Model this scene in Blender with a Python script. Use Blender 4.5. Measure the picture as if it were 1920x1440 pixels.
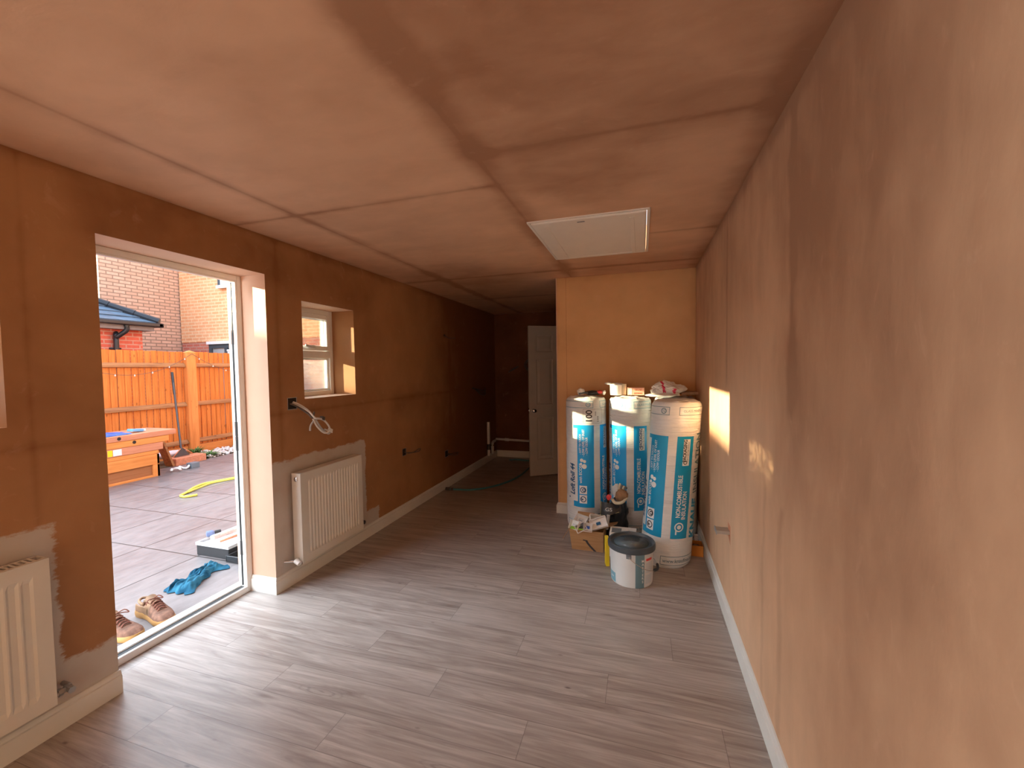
import bpy, bmesh, math, random
from mathutils import Vector, Matrix, noise
random.seed(7)
SC = bpy.context.scene
COL = SC.collection
for _o in list(bpy.data.objects):
    bpy.data.objects.remove(_o)

# ------------------------------------------------------------------ camera
F_PX, YAW, PIT, ROL, CAM_H = 781.4937, 0.3019, 0.0397, -0.0156, 1.5066
cam = bpy.data.cameras.new('camera')
cam.sensor_width = 36.0
cam.lens = F_PX / 1920 * 36.0
cam.clip_start = 0.02
camo = bpy.data.objects.new('camera', cam)
COL.objects.link(camo)
_c, _s = math.cos(YAW), math.sin(YAW)
_xr = Vector((_c, _s, 0))
_f = Vector((-_s * math.cos(PIT), _c * math.cos(PIT), -math.sin(PIT)))
_u = _xr.cross(_f)
_R = _xr * math.cos(ROL) + _u * math.sin(ROL)
_U = -_xr * math.sin(ROL) + _u * math.cos(ROL)
camo.matrix_world = Matrix(((_R.x, _U.x, -_f.x, 0), (_R.y, _U.y, -_f.y, 0), (_R.z, _U.z, -_f.z, CAM_H), (0, 0, 0, 1)))
SC.camera = camo

# ------------------------------------------------------------------ colour management
SC.view_settings.view_transform = 'Standard'
SC.view_settings.look = 'None'
SC.view_settings.exposure = 1.2
SC.view_settings.gamma = 1.0
SC.view_settings.use_curve_mapping = False
SC.cycles.max_bounces = 14
SC.cycles.diffuse_bounces = 8
SC.cycles.transparent_max_bounces = 12
SC.cycles.sample_clamp_indirect = 6.0
SC.cycles.use_denoising = True

# ------------------------------------------------------------------ sky
world = bpy.data.worlds.new('sky')
SC.world = world
world.use_nodes = True
wn = world.node_tree
wn.nodes.clear()
_tc = wn.nodes.new('ShaderNodeTexCoord')
_sep = wn.nodes.new('ShaderNodeSeparateXYZ')
_rmp = wn.nodes.new('ShaderNodeValToRGB')
_bg = wn.nodes.new('ShaderNodeBackground')
_wo = wn.nodes.new('ShaderNodeOutputWorld')
_rmp.color_ramp.elements[0].color = (1.0, 0.86, 0.72, 1)
_rmp.color_ramp.elements[0].position = 0.0
_rmp.color_ramp.elements[1].color = (0.48, 0.70, 1.0, 1)
_rmp.color_ramp.elements[1].position = 0.75
_e = _rmp.color_ramp.elements.new(0.3)
_e.color = (0.86, 0.92, 1.0, 1)
wn.links.new(_tc.outputs['Generated'], _sep.inputs[0])
wn.links.new(_sep.outputs['Z'], _rmp.inputs[0])
wn.links.new(_rmp.outputs[0], _bg.inputs[0])
wn.links.new(_bg.outputs[0], _wo.inputs[0])
SKY_STRENGTH = 1.25
_bg.inputs[1].default_value = SKY_STRENGTH
# bright warm haze on the side of the sky where the low sun stands
HAZE_DIR = Vector((-1.0, -0.35, 0.62)).normalized()
HAZE_STRENGTH = 6.3
_dot = wn.nodes.new('ShaderNodeVectorMath'); _dot.operation = 'DOT_PRODUCT'
_nrm = wn.nodes.new('ShaderNodeVectorMath'); _nrm.operation = 'NORMALIZE'
wn.links.new(_tc.outputs['Generated'], _nrm.inputs[0])
wn.links.new(_nrm.outputs[0], _dot.inputs[0])
_dot.inputs[1].default_value = HAZE_DIR
_mx = wn.nodes.new('ShaderNodeMath'); _mx.operation = 'MAXIMUM'; _mx.inputs[1].default_value = 0.0
_pw = wn.nodes.new('ShaderNodeMath'); _pw.operation = 'POWER'; _pw.inputs[1].default_value = 5.0
_ml = wn.nodes.new('ShaderNodeMath'); _ml.operation = 'MULTIPLY'; _ml.inputs[1].default_value = HAZE_STRENGTH
_bg2 = wn.nodes.new('ShaderNodeBackground'); _bg2.inputs[0].default_value = (0.86, 0.94, 1.0, 1)
_ad = wn.nodes.new('ShaderNodeAddShader')
wn.links.new(_dot.outputs['Value'], _mx.inputs[0])
wn.links.new(_mx.outputs[0], _pw.inputs[0])
wn.links.new(_pw.outputs[0], _ml.inputs[0])
wn.links.new(_ml.outputs[0], _bg2.inputs[1])
wn.links.new(_bg.outputs[0], _ad.inputs[0])
wn.links.new(_bg2.outputs[0], _ad.inputs[1])
wn.links.new(_ad.outputs[0], _wo.inputs[0])

# ------------------------------------------------------------------ sun (low, from the garden side)
SUN_DIR = Vector((1.0, 0.43, -0.25)).normalized()
sl = bpy.data.lights.new('sun', 'SUN')
sl.energy = 10.0
sl.angle = math.radians(0.6)
sl.color = (1.0, 0.80, 0.50)
so = bpy.data.objects.new('sun', sl)
COL.objects.link(so)
so.rotation_euler = SUN_DIR.to_track_quat('-Z', 'Y').to_euler()
so.location = (-12, -5, 6)

# ------------------------------------------------------------------ added fill light outside an invented patio door behind the camera
def area(name, loc, size, energy, color, direction):
    l = bpy.data.lights.new(name, 'AREA')
    l.shape = 'RECTANGLE'
    l.size, l.size_y = size
    l.energy = energy
    l.color = color
    o = bpy.data.objects.new(name, l)
    COL.objects.link(o)
    o.location = loc
    o.rotation_euler = Vector(direction).to_track_quat('-Z', 'Z').to_euler()
    return o
area('daylight_patio_door', (-3.15, -3.0, 1.15), (2.2, 2.0), 250, (0.92, 0.97, 1.0), (1, 0.75, 0.0))  # added lamp that brightens the room from out of view

# ================================================================== node helpers
class NT:
    def __init__(s, name):
        s.m = bpy.data.materials.new(name)
        s.m.use_nodes = True
        s.t = s.m.node_tree
        s.t.nodes.clear()
        s.out = s.t.nodes.new('ShaderNodeOutputMaterial')
        s.tc = s.t.nodes.new('ShaderNodeTexCoord')
    def n(s, k, **kw):
        x = s.t.nodes.new(k)
        for a, b in kw.items():
            setattr(x, a, b)
        return x
    def put(s, sock, v):
        if hasattr(v, 'is_linked') or isinstance(v, bpy.types.NodeSocket):
            s.t.links.new(v, sock)
        else:
            if sock.type == 'RGBA' and len(v) == 3:
                v = (*v, 1)
            sock.default_value = v
    def obj(s):
        return s.tc.outputs['Object']
    def xyz(s, v=None):
        x = s.n('ShaderNodeSeparateXYZ')
        s.put(x.inputs[0], v or s.obj())
        return x.outputs
    def comb(s, x, y, z):
        c = s.n('ShaderNodeCombineXYZ')
        for i, v in enumerate((x, y, z)):
            s.put(c.inputs[i], v)
        return c.outputs[0]
    def scale(s, v, sc):
        m = s.n('ShaderNodeMapping')
        s.put(m.inputs['Vector'], v)
        m.inputs['Scale'].default_value = sc
        return m.outputs[0]
    def ma(s, op, a, b=0.0, c=None, clamp=False):
        m = s.n('ShaderNodeMath', operation=op)
        m.use_clamp = clamp
        s.put(m.inputs[0], a)
        s.put(m.inputs[1], b)
        if c is not None:
            s.put(m.inputs[2], c)
        return m.outputs[0]
    def noise(s, v=None, sc=5.0, det=3.0, rough=0.5, dist=0.0):
        x = s.n('ShaderNodeTexNoise')
        s.put(x.inputs['Vector'], v or s.obj())
        x.inputs['Scale'].default_value = sc
        x.inputs['Detail'].default_value = det
        x.inputs['Roughness'].default_value = rough
        x.inputs['Distortion'].default_value = dist
        return x.outputs[0]
    def rng(s, v, a, b, c=0.0, d=1.0, smooth=False):
        x = s.n('ShaderNodeMapRange')
        x.clamp = True
        if smooth:
            x.interpolation_type = 'SMOOTHSTEP'
        s.put(x.inputs['Value'], v)
        s.put(x.inputs['From Min'], a)
        s.put(x.inputs['From Max'], b)
        s.put(x.inputs['To Min'], c)
        s.put(x.inputs['To Max'], d)
        return x.outputs[0]
    def mix(s, f, a, b, mode='MIX'):
        x = s.n('ShaderNodeMix', data_type='RGBA', blend_type=mode)
        s.put(x.inputs[0], f)
        s.put(x.inputs[6], a)
        s.put(x.inputs[7], b)
        return x.outputs[2]
    def bump(s, h, strength=0.3, dist=0.01, normal=None):
        b = s.n('ShaderNodeBump')
        b.inputs['Strength'].default_value = strength
        b.inputs['Distance'].default_value = dist
        s.put(b.inputs['Height'], h)
        if normal is not None:
            s.put(b.inputs['Normal'], normal)
        return b.outputs[0]
    def bsdf(s, col, rough=0.5, normal=None, metal=0.0, spec=0.5, trans=0.0, link=True, coat=0.0):
        p = s.n('ShaderNodeBsdfPrincipled')
        s.put(p.inputs['Base Color'], col)
        s.put(p.inputs['Roughness'], rough)
        p.inputs['Metallic'].default_value = metal
        p.inputs['Specular IOR Level'].default_value = spec
        p.inputs['Transmission Weight'].default_value = trans
        p.inputs['Coat Weight'].default_value = coat
        if normal is not None:
            s.put(p.inputs['Normal'], normal)
        if link:
            s.t.links.new(p.outputs[0], s.out.inputs[0])
        return p.outputs[0]

def simple(name, col, rough=0.5, metal=0.0, var=0.08, nsc=8.0, bump=0.0, spec=0.5, coat=0.0):
    t = NT(name)
    nz = t.noise(sc=nsc, det=4)
    f = t.rng(nz, 0.3, 0.7)
    c0 = tuple(max(0, c * (1 - var)) for c in col)
    c1 = tuple(min(1, c * (1 + var)) for c in col)
    t.bsdf(t.mix(f, c0, c1), rough, t.bump(nz, bump, 0.01) if bump else None, metal, spec, coat=coat)
    return t.m

# ---- fresh plaster: pink where dry, brown where still damp along the board joints; passage shade is painted in too
def plaster(name, lines=(), rects=(), damp_shade=0.0, dry=(0.70, 0.375, 0.225), wet=(0.33, 0.135, 0.055), paint=None, streak=(1, 1, 1), light=()):
    t = NT(name)
    X = t.xyz()
    big = t.noise(sc=0.9, det=4, rough=0.55, dist=0.4)
    mid = t.noise(t.scale(t.obj(), streak), sc=3.5, det=5, rough=0.55, dist=0.3)
    fine = t.noise(sc=38, det=4, rough=0.6)
    wob = t.ma('MULTIPLY', t.ma('SUBTRACT', t.noise(sc=2.3, det=5, rough=0.6), 0.5), 0.16)
    pat = t.noise(sc=1.7, det=3)
    m = t.ma('ADD', t.rng(big, 0.35, 0.72, 0.0, 0.42), t.rng(mid, 0.35, 0.8, 0.0, 0.28))
    m = t.ma('ADD', m, damp_shade)
    for ln in lines:
        ax, val, w, st = ln[:4]
        d = t.ma('ABSOLUTE', t.ma('SUBTRACT', X[ax], val))
        core = t.rng(d, 0.0, 0.016, st * 0.35, 0.0)
        soft = t.rng(t.ma('ADD', d, wob), 0.0, w, st, 0.0, True)
        soft = t.ma('MULTIPLY', soft, t.rng(pat, 0.3, 0.6, 0.35, 1.0))
        tot_ = t.ma('ADD', core, soft)
        if len(ln) > 4:
            ax2, lo, hi = ln[4:]
            tot_ = t.ma('MULTIPLY', tot_, t.ma('MULTIPLY', t.rng(X[ax2], lo - 0.04, lo + 0.04), t.rng(X[ax2], hi - 0.04, hi + 0.04, 1, 0)))
        m = t.ma('ADD', m, tot_)
    for (a0, v0, v1, a1, w0, w1, soft, st) in rects:
        A = t.ma('ADD', X[a0], wob)
        B = t.ma('ADD', X[a1], wob)
        r = t.ma('MULTIPLY', t.rng(A, v0 - soft, v0 + soft, 0, 1, True), t.rng(A, v1 - soft, v1 + soft, 1, 0, True))
        r = t.ma('MULTIPLY', r, t.rng(B, w0 - soft, w0 + soft, 0, 1, True))
        r = t.ma('MULTIPLY', r, t.rng(B, w1 - soft, w1 + soft, 1, 0, True))
        r = t.ma('MULTIPLY', r, t.rng(mid, 0.25, 0.7, 0.78 * st, st))
        m = t.ma('ADD', m, r)
    m = t.ma('MINIMUM', m, 1.0)
    col = t.mix(m, dry, wet)
    # pale trowel marks
    tr = t.noise(t.scale(t.obj(), streak), sc=9.0, det=8, rough=0.65, dist=0.6)
    col = t.mix(t.rng(tr, 0.60, 0.78, 0.0, 0.22), col, (0.82, 0.52, 0.36))
    rough = 0.62
    if paint:
        edge = t.ma('ADD', t.ma('MULTIPLY', t.ma('SUBTRACT', t.noise(sc=7, det=6, rough=0.7), 0.5), 0.10),
                    t.ma('MULTIPLY', t.ma('SUBTRACT', t.noise(t.scale(t.obj(), (1, 9, 60)), sc=1.5, det=3), 0.5), 0.035))
        tot = None
        for (y0, y1, z1) in paint:
            a = t.ma('ADD', X[1], edge)
            b = t.ma('ADD', X[2], edge)
            r = t.ma('MULTIPLY', t.rng(a, y0 - 0.006, y0 + 0.006), t.rng(a, y1 - 0.006, y1 + 0.006, 1, 0))
            r = t.ma('MULTIPLY', r, t.rng(b, z1 - 0.008, z1 + 0.008, 1, 0))
            tot = r if tot is None else t.ma('MAXIMUM', tot, r)
        tot = t.ma('MULTIPLY', tot, t.rng(t.noise(sc=5, det=5), 0.25, 0.5, 0.72, 1.0))
        col = t.mix(tot, col, (0.56, 0.51, 0.46))
    nrm = t.bump(t.ma('ADD', t.ma('MULTIPLY', mid, 0.8), t.ma('MULTIPLY', fine, 0.06)), 0.22, 0.02)
    t.bsdf(col, rough, nrm, spec=0.25)
    return t.m

def brick(name, c1, c2, mortar, axis, rough=0.9, sc=1.0):
    t = NT(name)
    X = t.xyz()
    u = X[1] if axis == 'x' else X[0]
    v = t.comb(u, X[2], 0.0)
    b = t.n('ShaderNodeTexBrick')
    t.put(b.inputs['Vector'], v)
    b.inputs['Color1'].default_value = (*c1, 1)
    b.inputs['Color2'].default_value = (*c2, 1)
    b.inputs['Mortar'].default_value = (*mortar, 1)
    b.inputs['Scale'].default_value = 1.0 / sc
    b.inputs['Mortar Size'].default_value = 0.012
    b.inputs['Mortar Smooth'].default_value = 0.2
    b.inputs['Brick Width'].default_value = 0.236
    b.inputs['Row Height'].default_value = 0.0785
    nz = t.noise(sc=14, det=5)
    col = t.mix(t.rng(nz, 0.3, 0.75, 0.0, 0.35), b.outputs['Color'], tuple(c * 0.7 for c in c1))
    t.bsdf(col, rough, t.bump(b.outputs['Fac'], -0.5, 0.01), spec=0.2)
    return t.m

def wood(name, col, dark, axis=2, rough=0.7, ring=30.0, knots=True):
    t = NT(name)
    sc = [ring, ring, ring]
    sc[axis] = ring * 0.06
    g = t.noise(t.scale(t.obj(), sc), sc=1.0, det=5, rough=0.6, dist=0.8)
    c = t.mix(t.rng(g, 0.35, 0.7), col, dark)
    if knots:
        v = t.n('ShaderNodeTexVoronoi')
        t.put(v.inputs['Vector'], t.scale(t.obj(), [9 if i != axis else 4 for i in range(3)]))
        v.inputs['Scale'].default_value = 1.0
        c = t.mix(t.rng(v.outputs['Distance'], 0.05, 0.13, 0.8, 0.0), c, tuple(x * 0.35 for x in dark))
    big = t.noise(sc=2.2, det=2)
    c = t.mix(t.rng(big, 0.35, 0.7, 0.0, 0.35), c, dark)
    t.bsdf(c, rough, t.bump(g, 0.25, 0.005), spec=0.25)
    return t.m

M = {}
M['white_gloss'] = simple('white_gloss_paint', (0.74, 0.74, 0.70), 0.32, var=0.05, nsc=5)
M['upvc'] = simple('white_upvc', (0.82, 0.82, 0.79), 0.28, var=0.02)
M['radiator'] = simple('radiator_enamel', (0.70, 0.68, 0.62), 0.3, var=0.02)
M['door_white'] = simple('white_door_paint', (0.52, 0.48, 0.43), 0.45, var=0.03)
M['hatch'] = simple('white_hatch_plastic', (0.82, 0.76, 0.68), 0.4, var=0.02)
M['gasket'] = simple('black_rubber', (0.018, 0.02, 0.022), 0.5)
M['chrome'] = simple('chrome', (0.72, 0.72, 0.72), 0.16, metal=1.0, var=0.02)
M['dark_metal'] = simple('dark_metal', (0.10, 0.09, 0.09), 0.4, metal=0.7)
M['grey_cable'] = simple('grey_cable_sheath', (0.50, 0.50, 0.49), 0.4)
M['white_cable'] = simple('white_cable_sheath', (0.75, 0.74, 0.72), 0.4)
M['dark_cable'] = simple('dark_cable_sheath', (0.10, 0.08, 0.07), 0.4)
M['steel'] = simple('galvanised_steel', (0.45, 0.45, 0.44), 0.4, metal=0.8)
M['hole'] = simple('dark_recess', (0.03, 0.02, 0.015), 0.9)  # near-black colour stands in for the shade inside holes
M['pipe_white'] = simple('white_pipe_plastic', (0.72, 0.70, 0.68), 0.35)
M['teal'] = simple('teal_hose_rubber', (0.05, 0.22, 0.26), 0.35)
M['yellow_hose'] = simple('yellow_hose_rubber', (0.78, 0.72, 0.10), 0.4)
M['black_plastic'] = simple('black_plastic', (0.025, 0.027, 0.03), 0.4)
M['grey_plastic'] = simple('grey_plastic', (0.16, 0.19, 0.22), 0.45)
M['pale_plastic'] = simple('pale_grey_plastic', (0.60, 0.64, 0.66), 0.35)
M['paper_white'] = simple('white_card', (0.78, 0.77, 0.76), 0.7)
M['orange_card'] = simple('orange_card', (0.62, 0.24, 0.03), 0.6)
M['yellow_card'] = simple('yellow_plastic', (0.83, 0.62, 0.02), 0.45)
M['lime'] = simple('lime_green_plastic', (0.35, 0.70, 0.06), 0.5)
M['blue_print'] = simple('blue_print', (0.003, 0.36, 0.80), 0.33, var=0.10, nsc=3, bump=0.2)
M['teal_print'] = simple('teal_blue_print', (0.002, 0.33, 0.62), 0.33, var=0.10, nsc=3, bump=0.2)
M['navy_print'] = simple('navy_print', (0.01, 0.10, 0.25), 0.4)
M['black_print'] = simple('black_print', (0.04, 0.04, 0.05), 0.4)
M['white_print'] = simple('white_print', (0.84, 0.87, 0.88), 0.35)
M['thin_blue'] = simple('pale_blue_print', (0.18, 0.42, 0.55), 0.4)
M['red_print'] = simple('red_print', (0.72, 0.05, 0.05), 0.4)
M['slate_print'] = simple('slate_blue_print', (0.145, 0.27, 0.33), 0.4)
M['cyan_print'] = simple('dusty_blue_print', (0.20, 0.45, 0.57), 0.4)
M['bucket'] = simple('white_tub_plastic', (0.72, 0.75, 0.75), 0.35, var=0.04)
M['lid'] = simple('dark_grey_lid', (0.055, 0.07, 0.085), 0.35)
M['shoe'] = simple('tan_suede', (0.20, 0.10, 0.065), 0.9, var=0.45, nsc=30, bump=0.3)
M['shoe_pale'] = simple('tan_leather', (0.26, 0.15, 0.08), 0.7, var=0.25, nsc=20)
M['shoe_dark'] = simple('shoe_lining', (0.15, 0.05, 0.025), 0.9)
M['sole'] = simple('gum_rubber_sole', (0.44, 0.23, 0.07), 0.6, var=0.12)
M['lace'] = simple('brown_lace', (0.20, 0.07, 0.045), 0.85)
M['stone'] = simple('white_pebble', (0.75, 0.72, 0.68), 0.8, var=0.15)
M['leaf'] = simple('green_leaf', (0.10, 0.20, 0.05), 0.7, var=0.4, nsc=20)
M['soil'] = simple('dark_soil', (0.10, 0.06, 0.03), 0.95, var=0.4, nsc=40, bump=0.5)
M['slate'] = simple('slate_tile', (0.09, 0.14, 0.20), 0.35, var=0.25, nsc=6)
M['gutter'] = simple('black_gutter', (0.02, 0.022, 0.028), 0.35)
M['fascia'] = simple('grey_fascia', (0.22, 0.20, 0.21), 0.5)
M['white_frame'] = simple('white_window_frame', (0.82, 0.82, 0.84), 0.4)
M['dark_frame'] = simple('anthracite_window_frame', (0.05, 0.07, 0.09), 0.4)
M['bulb'] = simple('clear_bulb', (0.80, 0.72, 0.62), 0.2)
M['terracotta'] = simple('terracotta_block', (0.60, 0.24, 0.13), 0.85, var=0.18, nsc=25, bump=0.4)
M['bag_white'] = simple('white_plastic_bag', (0.80, 0.80, 0.78), 0.4, var=0.04)
M['bag_black'] = simple('black_plastic_bag', (0.018, 0.022, 0.028), 0.3, bump=0.3)
M['blue_tarp'] = simple('blue_tarpaulin', (0.02, 0.12, 0.55), 0.4, var=0.5, nsc=9)
M['cyan_tarp'] = simple('pale_blue_plastic', (0.15, 0.42, 0.75), 0.35)
M['cream'] = simple('cream_fabric', (0.62, 0.56, 0.42), 0.8, var=0.2)
M['pinkish'] = simple('pink_card', (0.80, 0.42, 0.30), 0.7, var=0.12)
M['brown_card'] = simple('brown_board', (0.30, 0.17, 0.09), 0.8, var=0.3, nsc=20)
M['sack'] = simple('white_sack', (0.72, 0.66, 0.68), 0.7, var=0.1, nsc=12)
M['roller'] = simple('paint_roller_pile', (0.66, 0.50, 0.45), 0.95, var=0.25, nsc=30)

# wet porcelain patio slabs
def patio_mat():
    t = NT('porcelain_paving')
    X = t.xyz()
    # square slabs laid on a grid
    def grout(sock, off, size):
        r = t.ma('MODULO', t.ma('ADD', sock, off + 60 * size), size)
        d = t.ma('MINIMUM', r, t.ma('SUBTRACT', size, r))
        return t.rng(d, 0.0045, 0.0075, 1, 0)
    gx = t.ma('MULTIPLY', grout(X[0], 4.235, 0.655), t.rng(X[0], -3.21, -3.20, 1, 0))
    gy = t.ma('MULTIPLY', grout(X[1], -2.50, 0.70), t.ma('MAXIMUM', t.rng(X[1], 2.2, 2.21), t.rng(X[0], -3.59, -3.58, 1, 0)))
    g = t.ma('MAXIMUM', gx, gy)
    st = t.noise(t.scale(t.obj(), (14, 5, 1)), sc=1.0, det=7, rough=0.65, dist=0.15)
    big = t.noise(sc=0.9, det=3)
    c = t.mix(t.rng(st, 0.3, 0.72), (0.13, 0.115, 0.115), (0.245, 0.22, 0.218))
    c = t.mix(t.rng(big, 0.35, 0.7, 0, 0.35), c, (0.25, 0.215, 0.20))
    c = t.mix(g, c, (0.035, 0.030, 0.028))
    r = t.rng(big, 0.35, 0.65, 0.29, 0.44)
    t.bsdf(c, r, t.bump(t.ma('SUBTRACT', st, g), 0.12, 0.004), spec=0.5)
    return t.m
M['patio'] = patio_mat()

def floor_mat():
    t = NT('grey_wood_laminate')
    X = t.xyz()
    PW, PL = 0.185, 1.25
    row = t.ma('FLOOR', t.ma('DIVIDE', t.ma('ADD', X[1], 10.0), PW))
    yr = t.ma('MODULO', t.ma('ADD', X[1], 10.0), PW)
    dy = t.ma('MINIMUM', yr, t.ma('SUBTRACT', PW, yr))
    off = t.ma('MULTIPLY', t.ma('MODULO', t.ma('MULTIPLY', row, 0.377), 1.0), PL)
    xs = t.ma('ADD', t.ma('ADD', X[0], 20.0), off)
    xr = t.ma('MODULO', xs, PL)
    dx = t.ma('MINIMUM', xr, t.ma('SUBTRACT', PL, xr))
    col_i = t.ma('FLOOR', t.ma('DIVIDE', xs, PL))
    wn_ = t.n('ShaderNodeTexWhiteNoise', noise_dimensions='2D')
    t.put(wn_.inputs['Vector'], t.comb(row, col_i, 0.0))
    rnd = wn_.outputs['Value']
    gap = t.ma('MAXIMUM', t.rng(dy, 0.0008, 0.002, 1, 0), t.rng(dx, 0.0008, 0.002, 1, 0))
    gv = t.comb(t.ma('ADD', t.ma('MULTIPLY', X[0], 1.6), t.ma('MULTIPLY', rnd, 30.0)), t.ma('MULTIPLY', X[1], 22.0), rnd)
    g = t.noise(gv, sc=1.0, det=8, rough=0.62, dist=1.2)
    g2 = t.noise(t.comb(t.ma('MULTIPLY', X[0], 5.0), t.ma('MULTIPLY', X[1], 110.0), rnd), sc=1.0, det=4, rough=0.6)
    v = t.n('ShaderNodeTexVoronoi')
    t.put(v.inputs['Vector'], t.comb(t.ma('MULTIPLY', X[0], 1.5), t.ma('MULTIPLY', X[1], 7.0), rnd))
    v.inputs['Scale'].default_value = 1.0
    knot = t.rng(v.outputs['Distance'], 0.02, 0.10, 0.55, 0.0)
    c = t.mix(t.rng(g, 0.30, 0.70), (0.215, 0.170, 0.148), (0.54, 0.49, 0.455))
    c = t.mix(t.rng(g2, 0.45, 0.75, 0, 0.45), c, (0.19, 0.15, 0.13))
    c = t.mix(t.rng(rnd, 0.0, 1.0, 0.0, 0.30), c, (0.48, 0.44, 0.41))
    c = t.mix(knot, c, (0.14, 0.105, 0.085))
    # cathedral rings and small dark flecks
    ringv = t.n('ShaderNodeTexVoronoi')
    t.put(ringv.inputs['Vector'], t.comb(t.ma('MULTIPLY', X[0], 0.9), t.ma('MULTIPLY', X[1], 4.2), t.ma('ADD', rnd, 5.0)))
    ringv.inputs['Scale'].default_value = 1.3
    rd = t.ma('ADD', ringv.outputs['Distance'], t.ma('MULTIPLY', g, 0.12))
    wav = t.ma('SINE', t.ma('MULTIPLY', rd, 150.0))
    ringm = t.ma('MULTIPLY', t.rng(wav, 0.2, 0.9), t.rng(rd, 0.12, 0.26, 0.55, 0.0))
    c = t.mix(ringm, c, (0.12, 0.095, 0.085))
    fl = t.n('ShaderNodeTexVoronoi')
    t.put(fl.inputs['Vector'], t.comb(t.ma('MULTIPLY', X[0], 3.2), t.ma('MULTIPLY', X[1], 8.0), rnd))
    fl.inputs['Scale'].default_value = 1.0
    c = t.mix(t.rng(fl.outputs['Distance'], 0.02, 0.065, 0.75, 0.0), c, (0.09, 0.06, 0.05))
    c = t.mix(t.ma('MULTIPLY', gap, 0.6), c, (0.12, 0.10, 0.09))
    smear = t.noise(sc=1.6, det=4)
    c = t.mix(t.rng(smear, 0.52, 0.75, 0.0, 0.22), c, (0.60, 0.58, 0.56))
    rg = t.rng(t.noise(sc=2.5, det=5), 0.3, 0.7, 0.285, 0.38)
    t.bsdf(c, rg, t.bump(t.ma('SUBTRACT', g2, t.ma('MULTIPLY', gap, 2.0)), 0.10, 0.002), spec=0.5)
    return t.m
M['floor'] = floor_mat()

def glass_mat(name, tint=(0.95, 0.98, 0.97), haze=0.0, obscure=False, gloss=0.12):
    t = NT(name)
    tr = t.n('ShaderNodeBsdfTransparent')
    tr.inputs[0].default_value = (*tint, 1)
    gl = t.n('ShaderNodeBsdfGlossy')
    gl.inputs['Roughness'].default_value = 0.03 if not obscure else 0.25
    fr = t.n('ShaderNodeFresnel')
    fr.inputs['IOR'].default_value = 1.45
    mx = t.n('ShaderNodeMixShader')
    t.put(mx.inputs[0], t.ma('ADD', t.ma('MULTIPLY', fr.outputs[0], 0.8), gloss * 0.2))
    t.t.links.new(tr.outputs[0], mx.inputs[1])
    t.t.links.new(gl.outputs[0], mx.inputs[2])
    last = mx.outputs[0]
    if haze or obscure:
        tl = t.n('ShaderNodeBsdfTranslucent')
        tl.inputs[0].default_value = (0.9, 0.88, 0.84, 1)
        nz = t.noise(sc=55 if obscure else 3, det=3, dist=1.0)
        m2 = t.n('ShaderNodeMixShader')
        t.put(m2.inputs[0], t.rng(nz, 0.38, 0.66, haze * 0.4, haze * 1.5))
        t.t.links.new(last, m2.inputs[1])
        t.t.links.new(tl.outputs[0], m2.inputs[2])
        last = m2.outputs[0]
    t.t.links.new(last, t.out.inputs[0])
    return t.m
M['glass'] = glass_mat('clear_glass')
M['glass_obscure'] = glass_mat('obscure_glass', haze=0.02, obscure=True)
M['glass_frosted'] = glass_mat('frosted_glass', haze=0.95, obscure=True)
M['dark_glass'] = simple('dark_window_glass', (0.10, 0.14, 0.18), 0.08)
M['pale_glass'] = simple('pale_window_glass', (0.40, 0.42, 0.44), 0.08)

def film_mat():
    t = NT('white_film_wrap')
    v = t.scale(t.obj(), (3.0, 3.0, 34.0))
    cr = t.noise(v, sc=1.0, det=6, rough=0.6, dist=1.6)
    cr2 = t.noise(sc=24, det=3, dist=1.0)
    c = t.mix(t.rng(cr, 0.35, 0.7), (0.78, 0.81, 0.82), (0.88, 0.89, 0.88))
    t.bsdf(c, 0.34, t.bump(t.ma('ADD', cr, t.ma('MULTIPLY', cr2, 0.25)), 0.9, 0.016), spec=0.5)
    return t.m
M['film'] = film_mat()

def card_mat():
    t = NT('brown_cardboard')
    nz = t.noise(t.scale(t.obj(), (4, 4, 50)), sc=1.0, det=4)
    c = t.mix(t.rng(nz, 0.3, 0.7), (0.36, 0.21, 0.10), (0.47, 0.29, 0.15))
    t.bsdf(c, 0.8, t.bump(nz, 0.15, 0.004), spec=0.2)
    return t.m
M['card'] = card_mat()

M['fence_wood'] = wood('orange_stained_fence_wood', (0.80, 0.28, 0.065), (0.56, 0.16, 0.03), 2)
M['fence_rail'] = wood('weathered_fence_rail', (0.52, 0.24, 0.09), (0.25, 0.11, 0.05), 1)
M['fence_post'] = wood('orange_fence_post', (0.82, 0.32, 0.09), (0.62, 0.20, 0.05), 2)
M['plank_pink'] = wood('pinkish_sawn_plank', (0.66, 0.28, 0.16), (0.50, 0.19, 0.10), 1, knots=False)
M['plank_orange'] = wood('orange_sawn_plank', (0.78, 0.32, 0.09), (0.62, 0.21, 0.05), 1, knots=False)
M['crate_in'] = wood('brown_panel_wood', (0.40, 0.17, 0.07), (0.30, 0.11, 0.04), 1, knots=False)

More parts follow.
